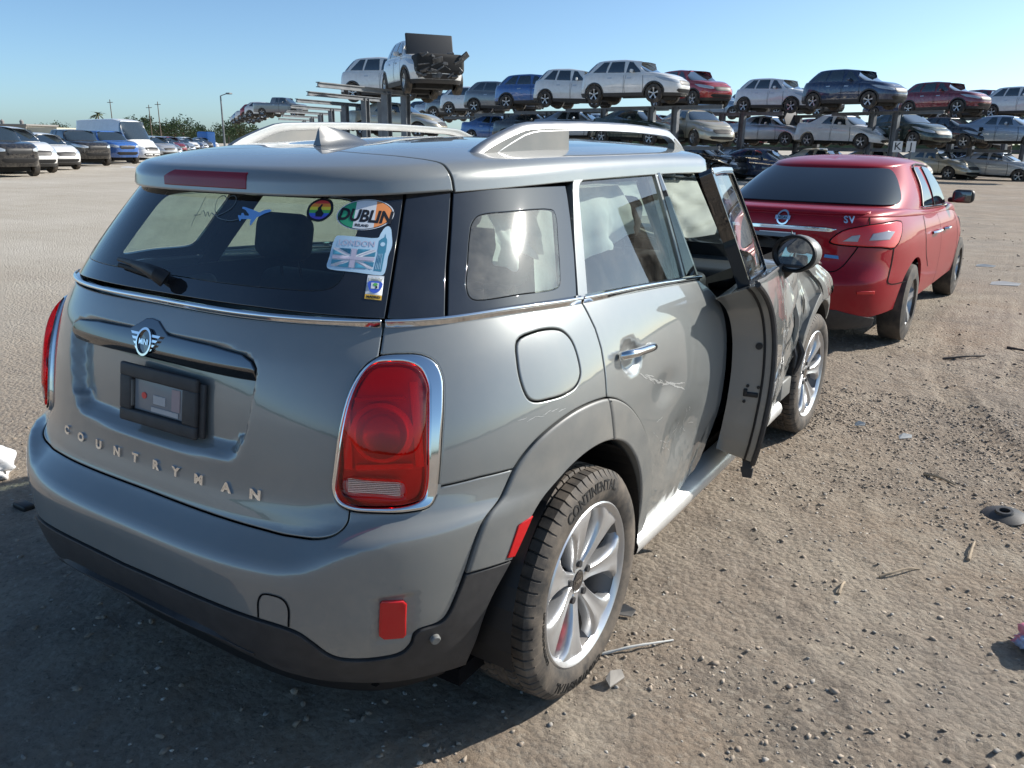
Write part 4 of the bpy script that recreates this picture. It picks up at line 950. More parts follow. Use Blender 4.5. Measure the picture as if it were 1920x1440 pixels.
# left front door, closed
panel('front_door_closed',FA,mir(fd_o),M['paint'],suv,res=.04,thick=.03)
dl=panel('front_window_frame',FB,mir(ff),M['frit'],suv,holes=[mir(fg)],kv=KB,res=.04,thick=.03,gap=.001)
panel('glass',FB,mir(fg),M['sideglass'],dl,kv=KB,res=.05,thick=.001,gap=-.004,bev=.001,drop=0,off=-.006)
b=MB(); b.add(V,F); o=b.build('left_mirror_shell',M['trim'],suv); o.location=(-.98,2.72,1.10); o.name='mirror_shell'
# ---------------------------------------------------------------- front end: fenders, bonnet, bumper
def ar(z0,rs,rz,n=22): return [(3.955+rs*math.cos(a),.337+rz*math.sin(a)) for a in np.linspace(PI,0,n)]
fen=[(3.512,.32)]+[(q[0],q[1]) for q in ar(0,.40,.42) if q[0]>3.52]+[(4.36,.36),(4.42,.60),(4.40,.80),(4.30,.885),(4.0,.955),(3.75,.995),(3.512,1.030)]
def fen_dent(s,v):
    a=np.abs(s); return .085*folds(a,v,7.0,21)*(1-.5*sstep(4.2,4.45,a))*(.35+.65*sstep(.99,.90,v))-.012+.055*np.exp(-((a-4.05)/.28)**2-((v-.86)/.14)**2)
for sg in (1,-1):
    mm=(lambda o:o) if sg>0 else mir
    fp=panel('front_fender',FA,mm(fen),M['paint'],suv,off=fen_dent if sg>0 else None,res=.018,thick=.02)
    ta=ar(0,.43,.475,30); tb=ar(0,.375,.405,30)
    to=[q for q in ta if q[0]>3.60]+[q for q in tb if q[0]>3.60][::-1]
    def tro(s,v): return .030+.022*folds(np.abs(s),v,4,33)
    at=panel('arch_trim',FA,mm(to),M['trim'],suv,off=tro if sg>0 else .01,res=.016,thick=.05,bev=.006,drop=.005)
    panel('side_marker',FA,mm([(4.335,.565),(4.360,.56),(4.385,.43),(4.362,.43)]),M['amber'],at,off=.040,res=.02,thick=.01,gap=0)
    bo=[(4.43,.25),(4.43,.60),(4.41,.80),(4.55,.86),(5.19,.90),(5.19,.25)]
    panel('front_bumper',FA,mm(bo),M['paint'],suv,res=.05,thick=.02,gap=.001)
    ho=[(3.45,1.045),(3.512,1.036),(3.75,1.0),(4.0,.96),(4.30,.89),(4.55,.875),(5.19,.905),(5.19,1.115),(4.2,1.11),(3.6,1.09)]
    panel('bonnet',FA,mm(ho),M['paint'],suv,off=(lambda s,v:.030+.014*folds(np.abs(s),v,4,44)) if sg>0 else None,res=.03,thick=.02,gap=.001)
FF=offset_surf(FA,fen_dent)
for pts,wd in (([(3.70,.955),(3.80,.93),(3.87,.86),(3.90,.79)],.013),([(4.10,.80),(4.20,.76),(4.27,.70)],.016),([(3.60,.90),(3.62,.78),(3.60,.66)],.007)):
    q=catmull(pts,False,5); b=MB(); n_=len(q)
    for k in range(n_-1):
        (a,c),(d,e)=q[k],q[k+1]; L=math.hypot(d-a,e-c) or 1; w0=wd*math.sin(PI*(k+.3)/(n_)); w1=wd*math.sin(PI*(k+1.3)/(n_)); nx,ny=-(e-c)/L,(d-a)/L
        S_=np.array([a+nx*w0,d+nx*w1,d-nx*w1,a-nx*w0]); V_=np.array([c+ny*w0,e+ny*w1,e-ny*w1,c-ny*w0]); b.add(FF(S_,V_)+fnorm(FF,S_,V_)*.006,[(0,1,2,3)])
    b.build('torn_gap',M['dark'],suv)
# torn wheel-arch liner and hanging trim at the front wheel
b=MB(); 
for pts,w in (([(.895,3.13,.60),(.915,3.14,.54),(.905,3.13,.48),(.89,3.12,.42)],.022),([(.88,3.10,.58),(.90,3.08,.53),(.895,3.08,.47)],.014)):
    b.tube(pts,[w*.5,w*.8,w*.7,w*.3][:len(pts)],6)
o=b.build('torn_trim',M['clad'],suv); o['kind']='stuff'
b=MB(); b.rbox((.86,3.02,.37),(.05,.18,.10),.01); b.rbox((.84,3.09,.52),(.04,.03,.36),.008); b.build('sill_end',M['trim'],suv)
b=MB(); b.box((0,3.16,.62),(1.56,.04,.86)); b.build('firewall',M['dark'],suv,smooth=False)
# A-post / body side seen in the door gap
b=MB(); b.rbox((.80,3.06,.62),(.06,.12,.75),.02); b.build('door_post',M['paint'],suv)
b=MB(); b.rbox((.765,1.86,.66),(.07,.16,.86),.03); b.rbox((.668,1.80,1.25),(.05,.13,.40),.02,Matrix.Rotation(R(-25),3,'Y')); b.build('centre_post',M['black'],suv)
# ---------------------------------------------------------------- cabin
M['cloth']=add_noise(mat('dark_seat_cloth',(.022,.023,.026),.75),40,.25); M['liner']=mat('headliner',(.16,.15,.14),.9); M['airbag']=add_noise(mat('white_airbag_fabric',(.80,.79,.76),.7),12,.08); _N,_L,_b=nodes(M['airbag']); _t=_N.new('ShaderNodeBsdfTranslucent'); _t.inputs[0].default_value=(.8,.79,.74,1); _m=_N.new('ShaderNodeMixShader'); _m.inputs[0].default_value=.45; _o=[q for q in _N if q.type=='OUTPUT_MATERIAL'][0]; _L.new(_b.outputs[0],_m.inputs[1]); _L.new(_t.outputs[0],_m.inputs[2]); _L.new(_m.outputs[0],_o.inputs[0]); M['dash']=mat('dash_plastic',(.030,.031,.034),.5)
cab=suv
b=MB(); b.box((0,1.9,.33),(1.45,2.4,.04)); b.box((0,.72,.80),(1.05,.55,.05)); b.build('cabin_floor',M['cloth'],cab,smooth=False)
def seat(x,y,wd,back_h,name,rest=True,lean=12):
    b=MB(); rot=Matrix.Rotation(R(-lean),3,'X')
    b.rbox((x,y+.24,.56),(wd,.52,.16),.06); b.rbox((x,y,.62+back_h/2),(wd,.16,back_h),.07,rot); o=b.build(name,M['cloth'],cab)
    if rest:
        z=.62+back_h+.10
        b=MB(); b.rbox((x,y-.075,z+.03),(.25,.10,.17),.048,rot,4); b.build('headrest',M['cloth'],o)
        b=MB()
        for d in (-.05,.05): b.tube([(x+d,y-.06,z-.02),(x+d,y-.05,z-.12)],.006,8)
        b.build('headrest_post',M['chrome'],o)
seat(-.49,1.10,.46,.46,'rear_seat'); seat(.42,1.12,.50,.46,'rear_seat'); seat(0,1.14,.30,.42,'rear_seat',False)
seat(-.38,2.02,.50,.52,'front_seat'); seat(.38,2.02,.50,.52,'front_seat')
b=MB(); b.rbox((0,2.92,.80),(1.45,.42,.36),.08); b.rbox((0,2.86,.95),(1.40,.50,.10),.05); b.build('dashboard',M['dash'],cab)
b=MB(); b.tube([(-.38+.18*math.cos(a),2.60+.05*math.sin(a),.90+.17*math.sin(a)) for a in np.linspace(0,2*PI,25)],.014,8,False); b.build('steering_wheel',M['dash'],cab)
patch_grid('headliner',lambda u,v: np.stack([(-.50+1.0*u)*(1-.0*v),.66+1.78*v,1.415+.055*np.sin(PI*u)*np.sin(PI*np.clip(v*.9+.1,0,1))],-1),10,10,M['liner'],cab)
b=MB(); b.rbox((-.70,.62,.93),(.06,.50,.30),.03); b.rbox((.70,.62,.93),(.06,.50,.30),.03); b.build('boot_side',M['dash'],cab)
b=MB(); b.rbox((0,.58,1.02),(1.10,.42,.02),.008); b.build('parcel_shelf',M['dash'],cab)
b=MB(); b.tube([(-.62,.34,1.09),(.62,.34,1.09)],.012,8); b.build('boot_bar',M['dash'],cab)
# deployed curtain airbags
def curtain(x0,ya,yb,zt,zb_,seed,name='curtain_airbag',jag=.0):
    def fn(U,Vv):
        y=ya+(yb-ya)*U; low=zb_+.09*fbm(U*5,0*U+seed,2,seed)*2+jag*(U-.5); z=zt+(low-zt)*Vv
        x=x0+.03*np.sin(U*17+seed)*Vv+.05*fbm(U*7,Vv*3,3,seed)*np.sqrt(Vv+.02)+.13*Vv*(1-Vv*.55)
        return np.stack([np.sign(x0)*np.abs(x) if x0<0 else x,y,z],-1)
    return patch_grid(name,fn,60,18,M['airbag'],cab)
curtain(.555,.98,1.62,1.41,1.16,3,jag=.16); curtain(.565,.75,.97,1.40,1.22,9)
def wsbag(U,Vv):
    x=.62-.42*U+.03*np.sin(U*9+Vv*3); y=2.38+.10*Vv+.05*fbm(U*6,Vv*4,3,5)*2; z=1.40-(.23-.05*U)*Vv**1.1-.03*np.sin(U*7)*Vv
    return np.stack([x,y,z],-1)
patch_grid('front_airbag',wsbag,40,20,M['airbag'],cab)
# seals: dark liners just inside the greenhouse joints
for sg in (1,-1):
    mm=(lambda o:o) if sg>0 else mir
    panel('window_seal',FB,mm([(.70,-.06),(.715,.985),(.925,.985),(.915,-.06)]),M['dark'],suv,kv=KB,res=.05,thick=.002,gap=0,off=-.016)
    panel('window_seal',FB,mm([(1.31,-.03),(1.31,.95),(1.405,1.0),(1.40,-.03)]),M['dark'],suv,kv=KB,res=.05,thick=.002,gap=0,off=-.035)
    panel('window_seal',FB,mm([(1.0,.95),(1.0,1.0),(2.20,1.0),(2.20,.965),(1.5,.965),(1.39,.90)]),M['dark'],suv,kv=KB,res=.05,thick=.002,gap=0,off=-.045)
    panel('window_seal',FB,mm([(2.19,1.0),(2.92,1.0),(2.92,1.06),(2.19,1.06)]),M['rubber'],suv,kv=KB,res=.05,thick=.02,gap=0,off=-.03)
# ---------------------------------------------------------------- stickers on the rear window
def smat(n,c,r=.45): 
    m=mat(n,c,r); return m
ST=dict(white=smat('sticker_white',(.62,.66,.70)),green=smat('sticker_green',(.03,.30,.16)),orange=smat('sticker_orange',(.75,.27,.09)),black=smat('sticker_black',(.010,.012,.018)),blue=smat('sticker_blue',(.05,.12,.55)),lblue=smat('sticker_pale_blue',(.42,.60,.74)),teal=smat('sticker_teal',(.05,.22,.34)),pink=smat('sticker_pale_mauve',(.47,.45,.56)),red=smat('sticker_red',(.62,.05,.05)),or2=smat('sticker_orange2',(.80,.25,.04)),yellow=smat('sticker_yellow',(.80,.62,.05)),grn2=smat('sticker_green2',(.10,.42,.10)),violet=smat('sticker_violet',(.10,.08,.45)),gold=smat('sticker_gold',(.75,.45,.06)),silver=smat('sticker_silver',(.55,.55,.50)),plane=smat('sticker_plane_blue',(.16,.36,.72)))
def decal(name,poly,h,m,parent,res=.02):
    q=resample([(a,b*KB) for a,b in poly],res)
    if area(q)<0: q=q[::-1]
    P,F,_=triangulate(q,[],res); sv=P/np.array([1,KB]); p3=FB(sv[:,0],sv[:,1])+fnorm(FB,sv[:,0],sv[:,1])*h
    return mesh_obj(name,p3,F,m,parent)
def ell(cx,cy,rx,ry,n=44,a0=0,rot=0): return [(cx+rx*math.cos(a),cy+ry*math.sin(a)) for a in np.linspace(0,2*PI,n,endpoint=False)]
def clipx(poly,x0,x1):
    """clip convex polygon to a vertical band"""
    def half(p,xx,keep):
        out=[]
        for i in range(len(p)):
            a,b=p[i],p[(i+1)%len(p)]; ia=keep(a[0],xx); ib=keep(b[0],xx)
            if ia: out.append(a)
            if ia!=ib: t=(xx-a[0])/(b[0]-a[0]); out.append((xx,a[1]+t*(b[1]-a[1])))
        return out
    return half(half(poly,x0,lambda a,b:a>=b),x1,lambda a,b:a<=b)
def clipy(poly,y0,y1): return [(b,a) for a,b in clipx([(b,a) for a,b in poly],y0,y1)]
SC=(.6556,.7810); srx,sry=.0800,.1210
s1=decal('sticker',ell(*SC,srx,sry),.0010,ST['white'],suv); s1['label']='oval DUBLIN sticker in green white and orange'
decal('sticker_ring',ell(*SC,srx*.955,sry*.955),.0014,ST['black'],s1)
E1=ell(*SC,srx*.925,sry*.925); rotb=[(SC[0]+ (a-SC[0]),b) for a,b in E1]
decal('sticker_band',clipx(E1,0,.628),.0018,ST['green'],s1); decal('sticker_band',clipx(E1,.628,.685),.0018,ST['white'],s1); decal('sticker_band',clipx(E1,.685,2),.0018,ST['orange'],s1)
def onBxy(s,v,h): return onB(s,v,h)
tilt=-.0347/.1313
text_on('sticker_lettering','DUBLIN',lambda x,y,z:onB(SC[0]+x,.7660+(x*tilt)+y/KB,.0022),ST['black'],s1,.043,bold=.0016,shear=.18,space=.98)
text_on('sticker_lettering','IRELAND',lambda x,y,z:onB(.652+x,.695+x*tilt+y/KB,.0022),ST['black'],s1,.0095,bold=.0004)
lon=catmull([(.5768,.3567),(.5788,.4367),(.5849,.5952),(.5917,.6151),(.6398,.6087),(.6989,.5968),(.7053,.6271),(.7158,.6798),(.7231,.6884),(.7299,.6751),(.7351,.6181),(.7383,.5345),(.7309,.4508),(.7286,.3587),(.7228,.3045),(.7159,.2982),(.6528,.3206),(.5869,.3379)],True,3)
s2=decal('sticker',lon,.0010,ST['lblue'],suv); s2['label']='pale blue LONDON sticker with union flag and clock tower'
fq=[(.5867,.3658),(.6955,.3464),(.6988,.501),(.5872,.5167)]
def fl(u,v): # bilinear flag quad
    a=np.array(fq[0])*(1-u)+np.array(fq[1])*u; b=np.array(fq[3])*(1-u)+np.array(fq[2])*u; return tuple(a*(1-v)+b*v)
def fpoly(pts): return [fl(x,y) for x,y in pts]
decal('sticker_flag',fpoly([(0,0),(1,0),(1,1),(0,1)]),.0014,ST['white'],s2)
for pts in ([(.12,1),(.42,1),(.42,.70)],[(0,.90),(0,.64),(.28,.64)],[(.88,1),(.58,1),(.58,.70)],[(1,.90),(1,.64),(.72,.64)],[(.12,0),(.42,0),(.42,.30)],[(0,.10),(0,.36),(.28,.36)],[(.88,0),(.58,0),(.58,.30)],[(1,.10),(1,.36),(.72,.36)]):
    decal('flag_field',fpoly(pts),.0018,ST['teal'],s2)
decal('flag_cross',fpoly([(.44,0),(.56,0),(.56,1),(.44,1)]),.0020,ST['pink'],s2); decal('flag_cross',fpoly([(0,.42),(1,.42),(1,.58),(0,.58)]),.0022,ST['pink'],s2)
for a,b_,c,d in ((0,1,.36,.66),(1,1,.64,.66),(0,0,.36,.34),(1,0,.64,.34)):
    sx=.035 if a==0 else -.035; decal('flag_stripe',fpoly([(a,b_),(a+sx,b_),(c+sx,d),(c-sx*.3,d)]),.0020,ST['pink'],s2)
tw_=[(.6982,.3348),(.7175,.3276),(.7222,.475),(.7240,.483),(.7250,.56),(.7240,.585),(.7205,.60),(.7191,.632),(.7172,.602),(.7100,.590),(.7044,.575),(.7030,.49),(.7045,.48)]
decal('sticker_tower',tw_,.0014,ST['teal'],s2); decal('tower_clock',ell(.7143,.545,.0062,.017,16),.0018,ST['lblue'],s2)
for k in range(4): decal('tower_line',[(.7010+k*.0040,.345),(.7022+k*.0040,.345),(.7060+k*.0036,.47),(.7050+k*.0036,.47)],.0018,ST['lblue'],s2)
text_on('sticker_lettering','LONDON',lambda x,y,z:onB(.6460+x,.552+x*-.17+y/KB,.0016),ST['pink'],s2,.0215,bold=.0002,space=1.05)
s3=decal('sticker',[(.6818,.1059),(.7225,.0956),(.7255,.293),(.6849,.2992)],.0010,ST['white'],suv); s3['label']='small rectangular MADRID sticker with blue crest'
decal('sticker_base',[(.6818,.1059),(.7225,.0956),(.7230,.135),(.6824,.145)],.0014,ST['gold'],s3)
text_on('sticker_lettering','MADRID',lambda x,y,z:onB(.7025+x,.1195-x*.25+y/KB,.0018),ST['black'],s3,.0088,bold=.0004)
decal('crest',catmull([(.690,.250),(.690,.19),(.697,.160),(.704,.153),(.711,.158),(.719,.185),(.7195,.244)],True,3),.0014,ST['blue'],s3)
decal('crest_field',[(.695,.238),(.695,.19),(.714,.187),(.7145,.235)],.0018,ST['white'],s3); decal('crest_tree',ell(.7055,.222,.0055,.013,12),.0022,ST['grn2'],s3); decal('crest_bear',[(.7060,.190),(.7095,.190),(.7110,.200),(.7085,.214),(.7062,.216)],.0022,ST['black'],s3)
decal('crest_crown',[(.688,.252),(.7205,.247),(.7225,.275),(.7175,.266),(.714,.279),(.7095,.268),(.7055,.281),(.7010,.270),(.6965,.283),(.6930,.272),(.688,.282)],.0014,ST['silver'],s3)
rp=catmull([(.4805,.7821),(.4843,.8729),(.5152,.9144),(.5444,.9055),(.5603,.8514),(.5569,.7738),(.5288,.7241),(.4966,.7396)],True,5)
s4=decal('sticker',rp,.0010,ST['black'],suv); s4['label']='round rainbow striped sticker with black rim'
ce=np.mean(np.array(rp),0); rin=[tuple(ce+(np.array(q)-ce)*.80) for q in rp]
ys_=np.linspace(min(q[1] for q in rin),max(q[1] for q in rin),7)
for k,c in enumerate(('violet','blue','grn2','yellow','or2','red')):
    # stripes lean with the sticker
    a=clipy(rin,ys_[k],ys_[k+1]); 
    if len(a)>2: decal('sticker_stripe',a,.0014,ST[c],s4)
decal('sticker_figure',[(.512,.765),(.531,.765),(.536,.79),(.529,.81),(.523,.835),(.5265,.862),(.5215,.868),(.518,.85),(.512,.835),(.5145,.815),(.508,.80)],.0018,ST['black'],s4)
plane=[(.3468,.8042),(.3432,.7916),(.3221,.774),(.3066,.7505),(.2961,.7399),(.2841,.6695),(.28,.6677),(.273,.712),(.2732,.7214),(.2301,.7156),(.2304,.6998),(.2272,.6961),(.2201,.711),(.2095,.735),(.2063,.7472),(.2209,.746),(.2189,.7678),(.2275,.7689),(.2378,.7482),(.2567,.7475),(.2556,.7599),(.2316,.7945),(.2102,.8077),(.2105,.8203),(.2215,.8197),(.2644,.8015),(.2983,.7824),(.3161,.8041),(.3362,.8123)]
s5=decal('sticker',plane,.0010,ST['plane'],suv); s5['label']='blue aeroplane sticker trailing a handwritten heart'
def stroke(pts,w,parent):
    q=catmull(pts,False,6); b=MB()
    for k in range(len(q)-1):
        (a,c),(d,e)=q[k],q[k+1]; dx,dy=d-a,(e-c)*KB; L=math.hypot(dx,dy) or 1; nx,ny=-dy/L*w,dx/L*w/KB
        b.add([onB(a+nx,c+ny,.001),onB(d+nx,e+ny,.001),onB(d-nx,e-ny,.001),onB(a-nx,c-ny,.001)],[(0,1,2,3)])
    b.build('handwriting',ST['trail'],parent,smooth=False)
ST['trail']=smat('sticker_trail_grey',(.12,.15,.16))
stroke([(.1006,.7263),(.076,.7751),(.0617,.8252),(.0581,.8764),(.0707,.9001),(.089,.902),(.1114,.8789),(.1184,.9005),(.1376,.91),(.156,.8898),(.1626,.8495),(.1541,.801),(.1326,.763),(.1123,.7397),(.1006,.7263),(.1223,.7067),(.1515,.698),(.1822,.6941),(.214,.7102)],.0013,s5)
stroke([(-.0196,.8876),(-.0167,.8356),(-.0117,.7769),(-.013,.7102),(-.0111,.6568),(-.0056,.6138)],.0014,s5)
stroke([(-.0273,.7149),(-.0072,.7177),(.0065,.7263),(.0113,.7601),(.028,.7425),(.0415,.7114),(.0406,.7541),(.0641,.7146),(.0635,.7473),(.0823,.7336),(.1006,.7263)],.0012,s5)
# ================================================================ other vehicles
M['bgglass']=mat('dark_window_glass',(.020,.030,.036),.03,coat=1.0,coat_rough=.01,spec=1.0)
M['sedglass']=mat('saloon_tinted_glass',(.006,.009,.014),.04,coat=.0,spec=.55)
M['bgglass_l']=mat('window_glass_bluish',(.030,.045,.050),.05,spec=.7)
M['headlamp']=mat('headlamp_glass',(.55,.58,.60),.08,.3,coat=1)
M['greylens']=mat('grey_lamp_lens',(.30,.25,.26),.10,.2,coat=1)
M['tail']=mat('tail_lamp_red',(.66,.008,.010),.2,coat=.25)
M['bgtyre']=add_noise(mat('worn_tyre',(.028,.027,.026),.8),8,.2,(.20,.16,.12,.6),6,.4,.7)
M['bgrim']=mat('wheel_silver',(.50,.51,.52),.35,.7)
M['steelrim']=add_noise(mat('black_steel_rim',(.05,.05,.052),.5,.4),10,.2,(*DUST,.4),8,.4,.8)
M['under']=mat('underbody_dark',(.012,.012,.012),.8)
CP={}
for n,c,me_ in (('white',(.74,.74,.72),0),('silver',(.46,.48,.50),.5),('bluesilver',(.30,.36,.43),.5),('grey',(.17,.19,.21),.4),('darkgrey',(.05,.055,.062),.3),('black',(.012,.012,.014),.1),('navy',(.015,.035,.09),.3),('blue',(.05,.14,.36),.3),('red',(.36,.018,.022),.25),('darkred',(.20,.016,.030),.35),('beige',(.46,.42,.32),.4),('cream',(.66,.62,.50),.1),('darkgreen',(.035,.055,.045),.3),('brightblue',(.03,.13,.42),.2)):
    CP[n]=paint('paint_'+n,c,me_,.32,.30)
def bg_wheel_meshes(Rt,rim,wd,hi=False,steel=False):
    n=64 if hi else 26; hw=wd/2
    b=MB(); b.lathe([(-hw,rim-.01),(-hw*1.05,rim+.04),(-hw*.85,Rt-.008),(-hw*.6,Rt),(0,Rt+.002),(hw*.6,Rt),(hw*.85,Rt-.008),(hw*1.05,rim+.04),(hw,rim-.005),(hw*.8,rim-.012)],n,'x'); ty=b.build('tyre',M['bgtyre'],None)
    b=MB(); b.lathe([(hw*.86,rim),(hw*.72,rim-.014),(hw*.15,rim-.03),(-hw*.5,rim-.03)],n,'x')
    if steel:
        b.lathe([(hw*.15,rim-.03),(hw*.45,rim-.06),(hw*.50,rim*.45),(hw*.72,rim*.30),(hw*.72,.0001)],n,'x')
        for k in range(5): a=2*PI*k/5; b.tube([(hw*.72,.05*math.cos(a),.05*math.sin(a)),(hw*.85,.05*math.cos(a),.05*math.sin(a))],.011,6)
    else:
        for k in range(5):
            a=2*PI*k/5+.3; V=[]
            for r_,h_,x in ((.03,.55,hw*.62),(.06,.42,hw*.66),(rim*.6,.19,hw*.76),(rim-.008,.24,hw*.84)):
                for t,d in ((-1,-.03),(-.75,0),(.75,0),(1,-.03)): V.append((x+d,r_*math.cos(a+h_*t),r_*math.sin(a+h_*t)))
            b.add(V,[(i*4+j,(i+1)*4+j,(i+1)*4+j+1,i*4+j+1) for i in range(3) for j in range(3)])
        b.lathe([(hw*.60,.05),(hw*.68,.035),(hw*.68,.0001)],16,'x')
    rm=b.build('rim',M['steelrim'] if steel else M['bgrim'],None)
    b=MB(); b.lathe([(-hw*.2,.0001),(-hw*.2,rim-.02)],n,'x'); dk=b.build('wheel_back',M['under'],None)
    return ty.data,rm.data,dk.data,[ty,rm,dk]
def add_wheel(parent,loc,sg,meshes,steer=0):
    w=empty('wheel',loc,0,parent); w.rotation_euler=(0,0,(0 if sg>0 else PI)+steer)
    for nm,me_ in zip(('tyre','rim','wheel_back'),meshes[:3]): link(bpy.data.objects.new(nm,me_),w)
    return w
def objlink(o,m):
    if not o.data.materials: o.data.materials.append(None)
    o.material_slots[0].link='OBJECT'; o.material_slots[0].material=m
def make_kind(name,spec,axr,axf,track,Rt,res=.09,rims=.21,wd=.205,side_w=None,hi=False,steel=False,grille=True,paint_m=None,ws_a=.9,rw_a=.8,lamp_front=True,glass=None,archr=None,box=None,clad=False):
    """build one vehicle; painted parts use an object-level material so copies can be recoloured"""
    g=GenCar(**spec); root=empty(name,(0,0,0)); pm=paint_m; gl=glass or M['bgglass']
    fA,fD,fB,fC=signed(g.A),signed(g.D),signed(g.B),signed(g.C); sm=g.smax
    def front(f):
        def F(t,v):
            t=np.asarray(t,float); P=f(sm-np.abs(t),v).copy(); P[...,0]*=np.where(t>0,-1,1); return P
        return F
    zr=archr or Rt+.055
    hz=g.zs((axr+axf)/2)-g.z0
    def notch(y,rad):
        sc=g.sy(y); out=[]
        for a in np.linspace(PI,0,22):
            yy=y+rad*math.cos(a); zz=Rt+rad*math.sin(a); v=(zz-g.z0)/(float(g.zs(yy))-g.z0); out.append((g.sy(yy),max(v,.0)))
        return out
    half=[(0,0)]+notch(axr,zr)+notch(axf,zr)+[(sm,0.0),(sm,1.0)]
    o_=half+[(s,1.0) for s in np.linspace(sm-.1,.1,30)]+[(0,1.0)]
    full=half+[(s,1.0) for s in np.linspace(sm,-sm,60)][1:]+[(-sm,0.0)]+[(-a,b) for a,b in (notch(axr,zr)+notch(axf,zr))[::-1]]
    body=panel('body',fA,full,None,root,res=res,thick=.02,gap=0,bev=.004 if hi else .008,drop=.002,kv=.8); objlink(body,pm)
    deck=panel('upper_body',fD,[(s,0.0) for s in np.linspace(-sm,sm,60)]+[(s,1.0) for s in np.linspace(sm,-sm,60)],None,root,res=res*.8,thick=.01,gap=0,bev=.002,drop=0,kv=.5); objlink(deck,pm)
    ring=panel('pillars',fB,[(s,0.0) for s in np.linspace(-sm,sm,50)]+[(s,1.0) for s in np.linspace(sm,-sm,50)],None,root,res=res,thick=.01,gap=0,bev=.002,drop=0,kv=.45); objlink(ring,pm)
    roof=panel('roof',fC,[(s,0.0) for s in np.linspace(-sm,sm,60)]+[(sm,1.0),(-sm,1.0)],None,root,res=res,thick=.01,gap=0,bev=.002,drop=0,kv=.5); objlink(roof,pm)
    rr=.012
    if rw_a: panel('rear_window',fB,sym(catmull([(0,.05),(rw_a*.5,.05),(rw_a*.90,.06),(rw_a*.985,.14),(rw_a,.5),(rw_a*.97,.86),(rw_a*.90,.95),(rw_a*.5,.97),(0,.97)],False,4)),gl,root,off=rr,res=res,thick=.01,kv=.45)
    panel('windscreen',front(fB),sym(catmull([(0,.04),(ws_a*.6,.04),(ws_a*.95,.05),(ws_a,.5),(ws_a*.97,.90),(ws_a*.90,.96),(0,.97)],False,4)),gl,root,off=rr,res=res,thick=.01,kv=.45)
    for (y0,y1,s0,s1) in (side_w or []):
        for sg in (1,-1):
            q=[(g.sy(y0),.06),(g.sy(y1),.06),(g.sy(y1-s1),.93),(g.sy(y0+s0),.93)]
            panel('side_window',fB,q if sg>0 else mir(q),gl,root,off=rr,res=res,thick=.01,kv=.45,gap=.004)
    def line(F,pts,w,h,nm,m_):
        for sg in (1,-1):
            ln=catmull(pts,False,4); b=MB()
            for k in range(len(ln)-1):
                (a,c),(d,e)=ln[k],ln[k+1]; L=math.hypot(d-a,(e-c)*.8) or 1; nx,ny=-(e-c)*.8/L*w,(d-a)/L*w/.8; q=[(a+nx,c+ny),(d+nx,e+ny),(d-nx,e-ny),(a-nx,c-ny)]
                S_=np.array([sg*x for x,_ in q]); V_=np.array([y for _,y in q]); b.add(F(S_,V_)+fnorm(F,S_,V_)*h,[(0,1,2,3)])
            b.build(nm,m_,root)
    if not hi:
        for (y0,y1,s0,s1) in (side_w or [])[-2:]: line(fA,[(g.sy(y1+.02),.98),(g.sy(y1+.04),.5),(g.sy(y1+.02),.06)],.006,.004,'door_gap',M['under'])
        if side_w: line(fA,[(g.sy(side_w[-1][0]+.04),.98),(g.sy(side_w[-1][0]+.0),.5),(g.sy(side_w[-1][0]+.03),.06)],.006,.004,'door_gap',M['under'])
        for (y0,y1,s0,s1) in (side_w or [])[-2:]: line(fA,[(g.sy(y0+.10),.84),(g.sy(y0+.30),.845)],.020,.018,'door_handle',M['bgrim'])
        cl=M['clad'] if clad else None
        if cl:
            for sa,sb in ((0,g.sy(axr-zr-.01)),(g.sy(axr+zr+.01),g.sy(axf-zr-.01)),(g.sy(axf+zr+.01),sm)):
                for sg in (1,-1):
                    q=[(sa,.0),(sb,.0),(sb,.17),(sa,.17)]; panel('lower_trim',fA,q if sg>0 else mir(q),cl,root,off=.010,res=res,thick=.02,kv=.8,gap=.001)
            for ya in (axr,axf):
                o1=notch(ya,zr+.055); o2=notch(ya,zr-.005)
                for sg in (1,-1): panel('arch_trim',fA,(o1+o2[::-1]) if sg>0 else mir(o1+o2[::-1]),cl,root,off=.014,res=res,thick=.03,kv=.8,gap=0)
    b=MB(); b.box((0,(axr+axf)/2,g.z0+.10),(track*2-.30,axf-axr-.7,.16)); b.box((0,axr,Rt+.05),(track*2-.5,.62,.5)); b.box((0,axf,Rt+.05),(track*2-.5,.62,.5)); b.build('underbody',M['under'],root,smooth=False)
    wm=bg_wheel_meshes(Rt,rims,wd,hi,steel)
    for y,fr in ((axr,0),(axf,1)):
        for sg in (1,-1): add_wheel(root,(sg*(track-.02),y,Rt),sg,wm)
    for o in wm[3]: bpy.data.objects.remove(o)
    if lamp_front:
        Ff=front(fA)
        for sg in (1,-1):
            q=[(.48,.72),(.62,.70),(.95,.78),(1.12,.93),(.95,.95),(.60,.88),(.48,.82)]; q=q if sg>0 else mir(q)
            panel('headlight',Ff,q,M['headlamp'],root,off=.012,res=res,thick=.02,kv=.7)
        if grille: panel('grille',Ff,sym([(0,.60),(.38,.60),(.46,.72),(.44,.84),(0,.87)]),M['black'],root,off=.008,res=res,thick=.02,kv=.7)
        panel('lower_grille',Ff,sym([(0,.18),(.50,.18),(.62,.30),(.55,.40),(0,.40)]),M['black'],root,off=.006,res=res,thick=.02,kv=.7)
        b=MB()
    for sg in (1,-1):
        P=g.B(np.array(g.sy(spec['yf3']-.75)),np.array(.10)); b=MB(); b.rbox((sg*(float(P[0])+.10),float(P[1]),float(P[2])+.05),(.20,.10,.13),.04,seg=2); mo_=b.build('door_mirror',None,root); objlink(mo_,pm)
    root['_g']=0; del root['_g']
    return root,g,(fA,fD,fB,fC,front)
